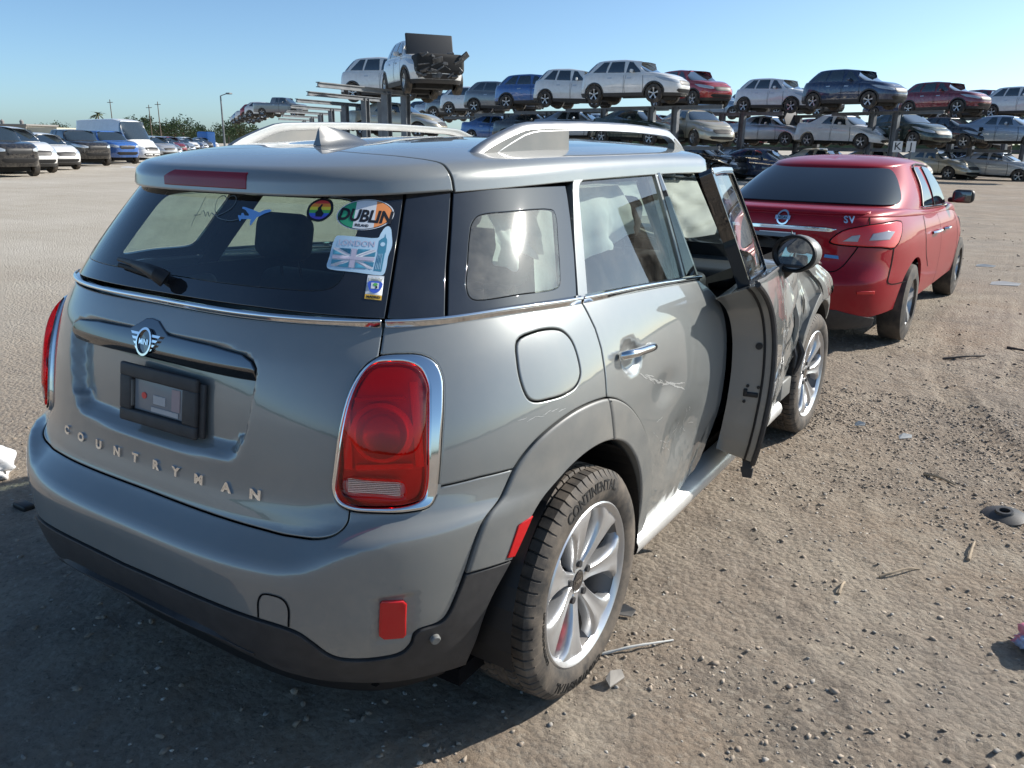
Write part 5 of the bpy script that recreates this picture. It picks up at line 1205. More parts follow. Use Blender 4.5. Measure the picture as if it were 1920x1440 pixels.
SEDAN=dict(SENTRA)
SUV=dict(ycr=1.75,ycf=2.85,z0=.26,nr=(4.2,4.0,4.0),nf=(3.4,3.4,3.4),
 W_=[(-.1,.84),(0,.86),(.2,.90),(.5,.92),(.7,.915),(.85,.90),(.95,.87),(1.0,.85),(1.05,.83)],
 R_=[(-.1,.12),(0,.06),(.2,.0),(.35,.0),(.5,.03),(.7,.05),(.9,.08),(1.0,.11),(1.05,.13)],
 F_=[(-.1,4.3),(0,4.36),(.2,4.46),(.5,4.50),(.75,4.46),(.9,4.36),(1.0,4.22),(1.05,4.1)],
 ZS=[(-.2,1.12),(.5,1.11),(1.5,1.08),(2.8,1.05),(3.4,1.02),(4.0,.96),(4.6,.90)],
 ZG=[(0,1.17),(.5,1.16),(1.5,1.13),(2.6,1.11),(3.2,1.13),(4,1.13)],
 ZT=[(.2,1.52),(.6,1.57),(1.4,1.61),(2.0,1.61),(2.5,1.57),(3,1.52)],
 w3=.80,yr3=.20,yf3=3.28,w4=.60,yr4=.66,yf4=2.32,bulge=.03,crown=.075)
VAN=dict(ycr=1.2,ycf=4.3,z0=.28,nr=(9,9,9),nf=(3.2,3.2,3.2),
 W_=[(-.1,.93),(0,.95),(.3,.99),(.8,1.0),(1.0,.99),(1.05,.98)],R_=[(-.1,.05),(0,.03),(.3,0),(1.0,.01),(1.05,.02)],
 F_=[(-.1,5.75),(0,5.80),(.3,5.92),(.6,5.90),(.85,5.75),(1.0,5.45),(1.05,5.3)],
 ZS=[(-.2,1.35),(4.0,1.35),(4.8,1.28),(5.3,1.12),(6,1.05)],ZG=[(0,1.42),(4,1.42),(4.9,1.38),(6,1.35)],ZT=[(0,2.55),(3.5,2.62),(4.3,2.50),(5,2.4)],
 w3=.985,yr3=.02,yf3=5.0,w4=.86,yr4=.06,yf4=4.05,bulge=.03,crown=.08)
PICK=dict(ycr=2.9,ycf=3.9,z0=.40,nr=(8,5,5),nf=(4,4,4),
 W_=[(-.1,.94),(0,.96),(.4,1.0),(.8,1.0),(1.0,.97),(1.05,.95)],R_=[(-.1,.05),(0,.02),(.4,0),(1.0,.01),(1.05,.02)],
 F_=[(-.1,5.55),(0,5.62),(.4,5.74),(.8,5.75),(.95,5.66),(1.0,5.55),(1.05,5.5)],
 ZS=[(-.2,1.30),(2.0,1.30),(3.5,1.28),(4.6,1.25),(5.8,1.20)],ZG=[(0,1.34),(2,1.34),(4.4,1.34),(6,1.3)],ZT=[(1.5,1.82),(2.4,1.88),(3.4,1.88),(4,1.82)],
 w3=.92,yr3=1.95,yf3=4.35,w4=.76,yr4=2.15,yf4=3.70,bulge=.02,crown=.06)
# ---------------------------------------------------------------- red saloon ahead
M['sentra']=paint('red_metallic_paint',(.29,.004,.013),.10,.32,.02,.35)
M['sentraglass']=glass_mat('saloon_glass',(.30,.36,.38),.01,.05,1.0)
sed,gS,(sA,sD,sB,sC,sFr)=make_kind('red_saloon',SENTRA,1.0,3.70,.80,.317,res=.05,rims=.205,wd=.205,side_w=[(1.42,2.12,.24,.06),(2.19,3.12,.06,.50)],hi=True,steel=False,paint_m=M['sentra'],ws_a=.95,rw_a=.90,glass=M['sedglass'],lamp_front=True)
sed.location=(.125,5.35,0); sed.rotation_euler=(0,0,R(-2.7)); tag(sed,'dusty red four-door saloon parked ahead of the grey crossover','car')
def onS(F,s,v,h=0.0):
    s=np.array(float(s)); v=np.array(float(v)); return F(s,v)+fnorm(F,s,v)*h
for sg in (1,-1):
    mm=(lambda o:o) if sg>0 else mir
    tlp=catmull([(.437,.785),(.519,.880),(.654,.925),(.76,.945),(.919,.955),(.915,.885),(.842,.735),(.75,.745),(.612,.755),(.471,.766)],True,3)
    panel('lamp_gap',sA,mm([(.712+(a-.712)*1.045,.855+(b_-.855)*1.09) for a,b_ in tlp]),M['dark'],sed,off=.003,res=.04,thick=.004,kv=.8,gap=0)
    tlo=panel('taillight',sA,mm(tlp),M['tail'],sed,off=.010,res=.03,thick=.03,bev=.006,drop=.004,kv=.8)
    cl1=[(.515,.79),(.575,.845),(.628,.855),(.612,.79)]; cl2=[(.672,.80),(.70,.865),(.80,.885),(.850,.875),(.805,.805)]
    for c in (cl1,cl2): panel('clear_lens',sA,mm(c),M['greylens'],tlo,off=.013,res=.03,thick=.01,kv=.8)
    panel('bumper_reflector',sA,mm([(.652,.375),(.764,.370),(.766,.338),(.656,.343)]),M['redrefl'],sed,off=.006,res=.03,thick=.01,kv=.8)
    # boot shut line
    ln=catmull([(.700,1.0),(.691,.936),(.635,.80),(.584,.679),(.504,.541),(.42,.52),(.2,.515),(0,.515)],False,6); b=MB()
    for k in range(len(ln)-1):
        (a,c),(d,e)=ln[k],ln[k+1]; L=math.hypot(d-a,(e-c)*.8) or 1; nx,ny=-(e-c)*.8/L*.004,(d-a)/L*.004/.8
        b.add([onS(sA,sg*(a+nx),c+ny,.002),onS(sA,sg*(d+nx),e+ny,.002),onS(sA,sg*(d-nx),e-ny,.002),onS(sA,sg*(a-nx),c-ny,.002)],[(0,1,2,3)])
    b.build('boot_gap',M['dark'],sed)
    def gapline(F,pts,w=.004,h=.002):
        ln=catmull(pts,False,5); b=MB()
        for k in range(len(ln)-1):
            (a,c),(d,e)=ln[k],ln[k+1]; L=math.hypot(d-a,(e-c)*.8) or 1; nx,ny=-(e-c)*.8/L*w,(d-a)/L*w/.8
            b.add([onS(F,sg*(a+nx),c+ny,h),onS(F,sg*(d+nx),e+ny,h),onS(F,sg*(d-nx),e-ny,h),onS(F,sg*(a-nx),c-ny,h)],[(0,1,2,3)])
        b.build('door_gap',M['dark'],sed)
    s1_,s2_,s3_=gS.sy(1.35),gS.sy(2.16),gS.sy(3.25)
    gapline(sA,[(s1_+.03,.99),(s1_,.85),(s1_+.02,.62),(s1_+.12,.45)]); gapline(sA,[(s2_,.99),(s2_+.01,.5),(s2_,.05)]); gapline(sA,[(s3_,.99),(s3_+.02,.5),(s3_,.05)])
    gapline(sA,[(.842,.735),(.835,.5),(.85,.42),(1.02,.40)])
    for s_ in (s1_+.17,s2_+.17):
        b=MB(); b.tube([onS(sA,sg*s_,.80,.004),onS(sA,sg*(s_+.02),.80,.035),onS(sA,sg*(s_+.16),.805,.035),onS(sA,sg*(s_+.18),.805,.004)],.014,8); b.build('door_handle',M['chrome'],sed)
    b=MB(); b.tube([onS(sB,sg*gS.sy(1.45),.04,.016),onS(sB,sg*gS.sy(2.2),.035,.016),onS(sB,sg*gS.sy(3.1),.03,.016)],.009,6); b.build('window_strip',M['chrome'],sed)
    b=MB(); b.tube(catmull([onS(sB,sg*gS.sy(1.42),.06,.014),onS(sB,sg*gS.sy(1.52),.5,.016),onS(sB,sg*gS.sy(1.70),.93,.014),onS(sB,sg*gS.sy(2.2),.97,.012),onS(sB,sg*gS.sy(2.6),.95,.012)],False,4),.007,6); b.build('window_strip',M['black'],sed)
panel('boot_lip',sD,sym([(0,.02),(.40,.02),(.66,.03),(.70,.10),(.66,.20),(.40,.20),(0,.20)]),M['sentra'],sed,off=lambda s,v:.014*np.sin(PI*np.clip((v-.0)/.22,0,1))**.7,res=.03,thick=.02,kv=.6)
panel('chrome_bar',sA,sym([(0,.905),(.40,.905),(.484,.893),(.44,.865),(0,.868)]),M['chrome'],sed,off=.012,res=.03,thick=.02,kv=.8)
panel('plate_recess',sA,sym([(0,.62),(.30,.62),(.36,.85),(0,.855)]),M['sentra'],sed,off=.002,res=.04,thick=.01,kv=.8)
M['plate']=mat('plate_white',(.72,.75,.76),.4); M['platetext']=mat('plate_blue_print',(.03,.07,.20),.5)
pl=panel('licence_plate',sA,[(-.165,.66),(.165,.66),(.165,.845),(-.165,.845)],M['plate'],sed,off=.012,res=.04,thick=.006,kv=.8)
text_on('plate_lettering','PK',lambda x,y,z:onS(sA,-.085+x,.752+y/.84,.0145),M['platetext'],pl,.11,bold=.002)
# emblem ring with bar
def emb(x,y,h): return onS(sA,.036+x,.963+y/.84,h+.010)
b=MB(); ro_=[(math.cos(a)*.058,math.sin(a)*.050) for a in np.linspace(0,2*PI,32,endpoint=False)]; ri_=[(x*.76,y*.76) for x,y in ro_]; ribbon(b,(ro_,ri_),0,.008,emb); b.build('emblem',M['chrome'],sed,smooth=False)
b=MB(); slab(b,[(-.070,-.011),(.070,-.011),(.070,.011),(-.070,.011)],.002,.011,emb); eb=b.build('emblem_bar',M['chrome'],sed,smooth=False)
text_on('emblem_lettering','NISSAN',lambda x,y,z:emb(x,y,.012),ST['black'],eb,.026,bold=.0006)
text_on('model_lettering','SV',lambda x,y,z:onS(sA,.565+x,.972+y/.84,.006+z),M['chrome'],sed,.062,bold=.0018,extrude=.003,space=1.15)
M['badge_blue']=mat('badge_blue',(.06,.25,.55),.3)
panel('blue_badge',sA,[(.405,.675),(.50,.668),(.505,.635),(.40,.642)],M['badge_blue'],sed,off=.008,res=.03,thick=.006,kv=.8)
panel('lower_bumper',sA,sym([(0,.0),(.55,.0),(.80,.03),(.80,.11),(.55,.20),(0,.20)]),M['clad'],sed,off=.006,res=.04,thick=.02,kv=.8)
b=MB(); b.rbox((.90,3.02,1.09),(.20,.09,.13),.05,seg=3); b.rbox((.82,3.06,1.05),(.12,.05,.05),.02); b.build('black_mirror',M['black'],sed)
b=MB(); b.rbox((.898,2.972,1.09),(.15,.01,.095),.02); b.build('mirror_glass',M['bgglass'],sed)
for ch in list(sed.children):
    if ch.name.startswith('door_mirror'): bpy.data.objects.remove(ch,do_unlink=True)
# ---------------------------------------------------------------- kinds for the yard
K={}
K['suv']=make_kind('parked_suv',SUV,.86,3.52,.84,.35,clad=True,res=.08,rims=.225,wd=.22,side_w=[(.55,1.28,.26,.04),(1.36,2.16,.03,.06),(2.24,3.02,.05,.56)],paint_m=CP['white'],ws_a=.95,rw_a=.80)[0]
K['sedan']=make_kind('parked_saloon',SEDAN,1.0,3.70,.80,.32,res=.10,rims=.205,wd=.20,side_w=[(1.42,2.12,.24,.06),(2.19,3.12,.06,.50)],paint_m=CP['white'],ws_a=.95,rw_a=.88)[0]
K['van']=make_kind('panel_van',VAN,1.05,4.75,.90,.36,res=.16,rims=.21,wd=.22,side_w=[(4.12,4.85,.05,.42)],paint_m=CP['white'],ws_a=1.02,rw_a=0)[0]
K['pickup']=make_kind('pickup_truck',PICK,1.15,4.75,.90,.40,res=.14,rims=.24,wd=.26,side_w=[(2.32,3.05,.10,.04),(3.12,4.15,.04,.42)],paint_m=CP['white'],ws_a=.95,rw_a=.85)[0]
USED={k:False for k in K}
def ray_dir(u,v):
    d=fw+r2*((u-960)/FPX)-u2*((v-720)/FPX); return d
def spot(u,v,depth,z=None):
    d=ray_dir(u,v); P=Vector(CAM)+d*(depth/d.dot(fw)); return Vector((P.x,P.y,P.z if z is None else z))
def ground_at(u,v,z=0.0):
    d=ray_dir(u,v); return Vector(CAM)+d*((z-CAM[2])/d.z)
LEN={'suv':4.5,'sedan':4.62,'van':5.9,'pickup':5.75}
def recolour(o,m):
    for ch in o.children:
        if ch.type=='MESH' and len(ch.material_slots) and ch.material_slots[0].link=='OBJECT': ch.material_slots[0].material=m
def place(kind,pos,phi,colour,label,cat,group,scale=(1,1,1)):
    """phi: 0 nose towards the camera, 90 nose to picture right"""
    o=K[kind] if not USED[kind] else copy_tree(K[kind]); USED[kind]=True
    tc=Vector((CAM[0]-pos.x,CAM[1]-pos.y,0)).normalized(); rg_=Vector((-tc.y,tc.x,0))   # picture right
    n=tc*math.cos(R(phi))+rg_*math.sin(R(phi)); ang=math.atan2(n.y,n.x)-PI/2
    L=LEN[kind]*scale[1]; o.location=pos-n*(L/2); o.rotation_euler=(0,0,ang); o.scale=scale
    recolour(o,CP[colour]); tag(o,label,cat,group); return o
TG='vehicles stacked on the yard racks'; LG='vehicles parked in the row across the yard'
Z3,Z2=3.12,1.55
L_=[]
def top(u,v,d,phi,kind,col,label,z=Z3,sc=(1,1,1),cat='car'): return place(kind,spot(u,v,d,z),phi,col,label,cat,TG,sc)
top(1188,190,33,62,'suv','white','white crossover with crumpled nose at the front of the top rack')
top(1292,190,37,38,'suv','red','red crossover with smashed front corner on the top rack')
top(1082,198,37.5,72,'suv','white','boxy white crossover beside the crumpled white one on the top rack',sc=(.96,.90,1.02))
top(1008,208,41,66,'suv','blue','blue crossover on the top rack beside the boxy white one')
top(944,212,45,66,'suv','grey','grey crossover with open nose on the top rack beside the blue one')
top(893,216,50,66,'suv','white','small white crossover far along the top rack')
top(857,220,56,64,'suv','grey','fifth crossover along the top rack, grey and far off')
top(830,222,62,64,'sedan','silver','silver car far along the top rack')
top(808,224,68,64,'suv','navy','farthest dark blue car along the top rack')
top(1458,210,40.5,60,'suv','white','white crossover on the right top rack just left of the dark blue one')
top(1598,205,35.5,60,'suv','navy','dark blue crossover highest on the right top rack')
top(1768,214,42,60,'suv','darkred','dark red crossover on the right top rack, nose to the right')
top(1852,210,47,52,'suv','darkred','second dark red crossover behind the first on the right top rack')
top(1925,205,44,60,'suv','white','white car cut by the right picture edge on the top rack')
top(1345,205,50,60,'sedan','bluesilver','pale blue saloon behind the red crossover on the top rack',z=3.2)
top(1512,200,48,60,'suv','darkgrey','dark grey crossover half hidden behind the white one on the right rack')
top(1692,205,48,60,'sedan','navy','dark saloon behind the dark blue crossover on the right rack',z=3.2)
top(1300,262,34.5,32,'sedan','beige','dusty champagne saloon on the middle rack under the red crossover',z=Z2,cat='car')
hond=top(1440,270,42,60,'sedan','silver','silver saloon with raised bonnet on the middle rack',z=Z2)
top(1578,272,38,60,'sedan','white','white saloon with buckled bonnet on the middle rack',z=Z2)
top(1690,270,36.5,46,'sedan','darkgreen','dark grey green saloon on the middle rack above the letter signs',z=Z2)
top(1775,270,40,60,'sedan','black','stripped black saloon wreck on the middle rack',z=Z2)
top(1880,280,38,68,'sedan','bluesilver','pale blue silver saloon with dented doors on the middle rack at right',z=Z2)
top(1195,255,35,50,'sedan','darkgreen','dark green saloon on the middle rack under the crumpled white crossover',z=Z2)
top(1082,240,39,62,'sedan','bluesilver','blue grey saloon on the middle rack under the boxy white crossover',z=Z2)
top(935,250,46,62,'sedan','blue','blue saloon on the middle rack, far left of that tier',z=Z2)
top(1000,245,43,62,'sedan','darkgrey','dark grey saloon on the middle rack under the blue crossover',z=Z2)
top(1368,265,50,70,'sedan','red','red saloon low on the middle rack behind a post',z=Z2)
top(742,222,36,62,'sedan','beige','beige saloon on the rack behind the roof rail',z=1.75)
place('sedan',spot(1862,330,41.5,0),70,'silver','long silver saloon on the ground at the right edge','car',TG)
place('sedan',spot(1752,325,43,0),58,'beige','old gold saloon on the ground behind the red saloon','car',TG)
place('sedan',spot(1425,320,37,0),62,'navy','dark blue saloon on the ground under the silver one','car',TG)
place('sedan',spot(1318,315,38,0),58,'black','black saloon on the ground left of the dark blue one','car',TG)
place('sedan',spot(1540,325,40,0),60,'cream','cream saloon on the ground, only its roof above the red saloon','car',TG)
place('sedan',spot(1650,325,38,0),60,'cream','second cream saloon on the ground behind the red roof, nearer the signs','car',TG)
for (u,d,z,kd,col,lab) in ((1232,47,Z2,'suv','grey','grey crossover deep in the rack behind the champagne saloon'),(1405,49,0,'sedan','silver','silver saloon on the ground deep behind the dark blue one'),(1478,50,Z2,'suv','white','white crossover deep in the rack behind the silver saloon'),(1545,52,Z2,'suv','darkred','maroon crossover deep in the rack behind the white saloon'),(1632,51,Z2,'sedan','blue','blue saloon deep in the rack behind the dark green one'),(1728,49,Z2,'suv','silver','silver crossover deep in the rack behind the stripped wreck'),(1826,50,Z2,'sedan','white','white saloon deep in the rack behind the pale blue silver one'),(1815,48,0,'suv','navy','navy crossover on the ground between the gold and silver saloons'),(1130,48,Z2,'suv','silver','silver crossover deep in the rack between the white crossovers'),(1420,52,Z3,'suv','grey','grey crossover on the top rack left behind the right white one'),(1730,52,Z3,'suv','black','black crossover on the top rack behind the dark red one')):
    top(u,240,d,60,kd,col,lab,z=z)
jeep=top(792,185,27.5,16,'suv','white','wrecked white crossover with its bonnet raised, highest on the left rack',z=3.0,sc=(1.03,1.05,1.06))
top(738,185,36,62,'suv','white','white people carrier behind the wrecked crossover on the left rack',z=3.15,sc=(1.02,1.05,1.12),cat='van')
for k,(u,d,col,kd) in enumerate(((528,86,'grey','pickup'),(497,92,'white','suv'),(486,98,'red','suv'),(474,108,'white','sedan'),(465,120,'bluesilver','suv'),(457,135,'white','suv'))):
    top(u,225,d,62,kd,col,['grey pickup on the far left end of the rack row','far white crossover left of the grey pickup on the rack','tiny red crossover far off at the left rack end','tiny white saloon far off at the left rack end','tiny pale blue crossover at the left rack end','tiniest white crossover where the rack row ends'][k],z=3.9)
# left row
def lot(u,v,phi,kind,col,label,sc=(1,1,1),cat='car',depth=None): return place(kind,spot(u,v,depth,0) if depth else ground_at(u,v),phi,col,label,cat,LG,sc)
lot(-22,330,24,'pickup','black','black pickup with exposed chassis at the left picture edge',cat='pickup truck',depth=33)
lot(26,322,26,'suv','white','large white people carrier behind the black pickup at left',(1.12,1.15,1.16),depth=36)
lot(84,315,26,'suv','white','white crossover with broad dark grille in the left row',(1.04,1.05,1.02),depth=40)
lot(138,308,27,'pickup','black','wrecked black pickup in the left row',cat='pickup truck',depth=46)
lot(196,302,28,'pickup','brightblue','blue pickup beside the white high-roof van',cat='pickup truck',depth=50)
lot(228,300,40,'van','white','white high-roof delivery van in the left row',cat='van',depth=53)
far=[(292,'silver','suv'),(306,'grey','sedan'),(318,'darkred','suv'),(328,'darkgrey','sedan'),(340,'bluesilver','sedan'),(350,'white','suv'),(360,'navy','sedan'),(370,'silver','sedan'),(380,'darkgrey','suv'),(392,'white','sedan')]
for k,(u,col,kd) in enumerate(far):
    lot(u,290,28,kd,col,['silver crossover just right of the high-roof van','grey saloon, second car right of the high-roof van','dark red crossover, third right of the high-roof van','charcoal saloon, fourth right of the high-roof van','pale blue saloon, fifth right of the high-roof van','white crossover, sixth right of the high-roof van','navy saloon, seventh right of the high-roof van','far silver saloon, eighth right of the high-roof van','charcoal crossover, ninth right of the high-roof van','last white saloon of the far left row'][k],depth=62+k*7)
# raised bonnet and smashed nose on the wrecked crossover
M['bonnet_in']=mat('bonnet_underside',(.02,.024,.030),.7)
b=MB(); b.rbox((0,3.25,1.42),(1.52,.08,.66),.035,Matrix.Rotation(R(14),3,'X')); o=b.build('raised_bonnet',M['bonnet_in'],jeep)
b=MB(); b.rbox((0,4.06,.80),(1.50,.98,.56),.12); b.rbox((0,3.85,1.02),(1.30,.9,.12),.05); b.build('engine_bay',M['under'],jeep)
M['wreck']=add_noise(mat('wreck_metal',(.10,.10,.10),.5,.5),9,.6)
b=MB(); rs=random.Random(3)
for k in range(70):
    b.rbox((rs.uniform(-.72,.72),4.36+rs.uniform(-.03,.18),rs.uniform(.45,1.08)),(rs.uniform(.05,.35),rs.uniform(.03,.12),rs.uniform(.03,.18)),.01,Matrix.Rotation(rs.uniform(-.8,.8),3,'Y')@Matrix.Rotation(rs.uniform(-.5,.5),3,'X'),1)
o=b.build('smashed_nose',M['wreck'],jeep,smooth=False); o['kind']='stuff'
b=MB(); b.rbox((0,3.42,1.38),(1.35,.05,.80),.025,Matrix.Rotation(R(24),3,'X')); b.build('raised_bonnet',M['bonnet_in'],hond)
for lab_ in ('grey crossover with open nose on the top rack beside the blue one','stripped black saloon wreck on the middle rack','black saloon on the ground left of the dark blue one'):
    h_=[q for q in COL.objects if q.get('label')==lab_][0]; b=MB(); rs2=random.Random(len(lab_))
    for k in range(24): b.rbox((rs2.uniform(-.7,.7),4.28+rs2.uniform(-.05,.16),rs2.uniform(.35,.9)),(rs2.uniform(.05,.4),rs2.uniform(.03,.12),rs2.uniform(.03,.2)),.01,Matrix.Rotation(rs2.uniform(-.8,.8),3,'Y'),1)
    o=b.build('smashed_nose',M['under'],h_,smooth=False); o['kind']='stuff'
rs=random.Random(12)
for o in [q for q in COL.objects if q.parent is None and q.get('group')==TG and q.get('category') in('car','van','pickup truck')]: o.rotation_euler=(rs.uniform(-.025,.025),rs.uniform(-.02,.02),o.rotation_euler[2]+rs.uniform(-.05,.05))
# ---------------------------------------------------------------- racks
M['steel']=add_noise(mat('weathered_steel',(.16,.17,.18),.55,.4),3,.25)
def rack(pos,ang,h,arms,label,reach=2.3,colw=.24,two=True,left=False):
    rt_=empty('vehicle_rack',pos,ang); tag(rt_,label,'rack','steel vehicle racks')
    for x in ((-.55,.55) if two else (0,)):
        b=MB(); b.box((x,0,h/2),(colw,.03,h)); b.box((x-colw/2,0,h/2),(.03,.22,h)); b.box((x+colw/2,0,h/2),(.03,.22,h)); b.build('column',M['steel'],rt_,smooth=False)
    for z in arms:
        b=MB(); x0,x1=(-reach-.6,.75) if left else (-reach,reach); b.box(((x0+x1)/2,0,z),(x1-x0,.04,.10)); b.box(((x0+x1)/2,0,z+.06),(x1-x0,.14,.025)); b.box(((x0+x1)/2,0,z-.06),(x1-x0,.14,.025)); b.build('arm',M['steel'],rt_,smooth=False)
    return rt_
def rk(u,v,d,h,arms,label,phi=60,reach=2.3,two=True,colw=.24,left=False):
    pos=spot(u,v,d,0); tc=Vector((CAM[0]-pos.x,CAM[1]-pos.y,0)).normalized(); rg_=Vector((-tc.y,tc.x,0)); n=tc*math.cos(R(phi))+rg_*math.sin(R(phi)); return rack(pos,math.atan2(n.y,n.x),h,arms,label,reach,colw,two,left)
for k,(u,d,lab) in enumerate(((744,26.5,'nearest steel rack frame beside the wrecked crossover'),(702,31,'second empty steel rack frame behind the fin'),(662,36,'third empty steel rack frame behind the fin'),(634,42,'fourth empty steel rack frame behind the fin'),(612,49,'fifth empty steel rack frame behind the fin'),(594,57,'sixth empty steel rack frame behind the fin'),(578,66,'seventh empty rack frame, far behind the fin'))):
    rk(u,240,d,3.05,(1.45,3.05),lab,phi=146,reach=3.3,left=True)
for k,(u,d,lab) in enumerate(((1240,33.5,'rack frame under the crumpled white crossover'),(1150,36,'rack frame between the white crossovers'),(1045,40,'rack frame under the blue crossover'),(965,44,'rack frame under the grey crossover'),(900,50,'far rack frame under the small white crossover'),(1368,39.5,'rack frame left of the silver saloon'),(1510,41,'rack frame under the right white crossover'),(1650,36,'rack frame under the dark blue crossover'),(1800,42,'rack frame under the dark red crossover'),(1900,45,'rack frame at the right picture edge'))):
    rk(u,280,d,3.0,(1.42,2.98),lab,phi=60,reach=2.6)
# letter signs
M['signw']=mat('sign_white',(.72,.72,.70),.5)
for ch,u,lab in (('K',1683,'white square sign with letter K on a rack post'),('J',1708,'white square sign with letter J on a rack post')):
    pos=spot(u,275,33.5); sgn=empty('letter_sign',pos); tc=Vector((CAM[0]-pos.x,CAM[1]-pos.y,0)).normalized(); sgn.rotation_euler=(0,0,math.atan2(tc.y,tc.x)+PI/2); tag(sgn,lab,'sign')
    b=MB(); b.box((0,0,0),(.36,.02,.44)); b.build('sign_board',M['signw'],sgn,smooth=False); text_on('sign_letter',ch,lambda x,y,z:(x,-.013,y),ST['black'],sgn,.42,bold=.003)
    b=MB(); b.box((.0,.06,-.8),(.08,.08,2.2)); b.build('sign_post',M['steel'],sgn,smooth=False)
# ================================================================ ground
def axis_lines(lo,hi,st,far,ratio=1.16):
    c=list(np.arange(lo,hi+1e-6,st)); d=st; x=hi
    while x<far: d*=ratio; x+=d; c.append(x)
    d=st; x=lo
    while x>-far: d*=ratio; x-=d; c.insert(0,x)
    return np.array(c)
GX=axis_lines(-3.2,5.2,.024,700); GY=axis_lines(-.9,6.2,.024,900)
X,Y=np.meshgrid(GX,GY,indexing='ij')
TRACKS=[([(2.05,-1.5),(2.05,.6),(2.25,2.2),(2.55,4.2),(2.6,7.5),(2.4,14)],.115),([(3.35,-1.0),(3.45,1.5),(3.75,4),(3.8,8),(3.5,15)],.115),([(1.25,-1),(1.55,.4),(2.6,2.0),(4.2,3.4),(7,5.0)],.10),([(1.9,5.2),(1.95,7.0),(1.8,10),(1.5,14)],.12),([(5.2,-1),(3.2,1.2),(1.6,4.6),(1.3,7.0)],.11)]
def height(x,y):
    near=np.exp(-((x-1.5)/9)**2-((y-3)/12)**2)
    h=.030*fbm(x*.9,y*.9,3,1)+.014*fbm(x*3.1,y*3.1,4,2)+.016*fbm(x*11,y*11,3,3)*near+.022*np.maximum(fbm(x*19,y*19,2,9)-.03,0)*near*2
    for pts,w in TRACKS:
        p=np.array(catmull(pts,False,10)); seg_=np.diff(p,axis=0); L=np.hypot(seg_[:,0],seg_[:,1]); cum=np.concatenate([[0],np.cumsum(L)])
        best=np.full(x.shape,9.0); along=np.zeros(x.shape); side=np.zeros(x.shape)
        for i in range(len(seg_)):
            dx=x-p[i,0]; dy=y-p[i,1]; t=np.clip((dx*seg_[i,0]+dy*seg_[i,1])/(L[i]**2),0,1); ex=dx-t*seg_[i,0]; ey=dy-t*seg_[i,1]; d=np.hypot(ex,ey)
            m=d<best; best=np.where(m,d,best); along=np.where(m,cum[i]+t*L[i],along); side=np.where(m,(dx*seg_[i,1]-dy*seg_[i,0])/L[i],side)
        k=np.clip(1-(best/w)**6,0,1); fade=np.clip(.55+1.3*(fbm(along*.5,0*along,2,77)+.25),0.0,1)
        tread=np.where(np.sin(along*PI/.034+np.abs(side)*22)>0.1,1.0,0.0)
        h=h*(1-.55*k*fade)+k*fade*(-.014+.015*tread)+.006*np.exp(-((best-w*1.15)/.03)**2)*fade
    return h*near-.004
near_m=(np.abs(X-1)<14)&(Y>-6)&(Y<20)
Z=np.zeros_like(X); Z[near_m]=height(X[near_m],Y[near_m])
nx,ny=X.shape; Vg=np.stack([X.ravel(),Y.ravel(),Z.ravel()],1)
ii,jj=np.meshgrid(np.arange(nx-1),np.arange(ny-1),indexing='ij'); a=(ii*ny+jj).ravel(); Fg=np.stack([a,a+ny,a+ny+1,a+1],1)
me=bpy.data.meshes.new('ground'); me.vertices.add(len(Vg)); me.vertices.foreach_set('co',Vg.ravel()); me.loops.add(len(Fg)*4); me.polygons.add(len(Fg))
me.loops.foreach_set('vertex_index',Fg.ravel()); me.polygons.foreach_set('loop_start',np.arange(len(Fg))*4); me.polygons.foreach_set('use_smooth',np.ones(len(Fg),bool)); me.update(calc_edges=True); me.validate()
gm=bpy.data.materials.new('yard_dirt'); gm.use_nodes=True; N,L,bs=nodes(gm)
bs.inputs['Roughness'].default_value=.93; bs.inputs['Specular IOR Level'].default_value=.25
tc=N.new('ShaderNodeTexCoord'); co=tc.outputs['Object']
def nz(scale,det=6,rough=.6):
    n=N.new('ShaderNodeTexNoise'); n.inputs['Scale'].default_value=scale; n.inputs['Detail'].default_value=det; n.inputs['Roughness'].default_value=rough; L.new(co,n.inputs['Vector']); return n.outputs['Fac']
def ramp(fac,lo,hi,a=0.0,b=1.0):
    m=N.new('ShaderNodeMapRange'); m.inputs['From Min'].default_value=lo; m.inputs['From Max'].default_value=hi; m.inputs['To Min'].default_value=a; m.inputs['To Max'].default_value=b; L.new(fac,m.inputs['Value']); return m.outputs[0]
def mixc(f,a,b,mode='MIX'):
    m=N.new('ShaderNodeMix'); m.data_type='RGBA'; m.blend_type=mode
    if isinstance(f,float): m.inputs['Factor'].default_value=f
    else: L.new(f,m.inputs['Factor'])
    for k,v in (('A',a),('B',b)):
        if isinstance(v,tuple): m.inputs[k].default_value=(*v,1)
        else: L.new(v,m.inputs[k])
    return m.outputs['Result']
base=mixc(ramp(nz(.55,5),.35,.65),(.295,.230,.168),(.275,.240,.200))
base=mixc(ramp(nz(2.3,6),.45,.68),base,(.360,.308,.242))
base=mixc(ramp(nz(.75,8,.75),.50,.66,0,.85),base,(.175,.150,.125))
base=mixc(ramp(nz(.28,5,.6),.48,.62,0,.55),base,(.240,.180,.130))
base=mixc(ramp(nz(34,5,.75),.50,.70,0,.75),base,(.420,.372,.302))
base=mixc(ramp(nz(48,6,.85),.53,.68,0,.9),base,(.100,.082,.066))  # dark specks paint the small shadows of crumbs and holes
sx=N.new('ShaderNodeSeparateXYZ'); L.new(co,sx.inputs[0])
west=ramp(sx.outputs['X'],-1.5,-9.0); 
base=mixc(west,base,mixc(ramp(nz(.30,8,.7),.35,.7),(.400,.355,.290),(.500,.465,.400)))
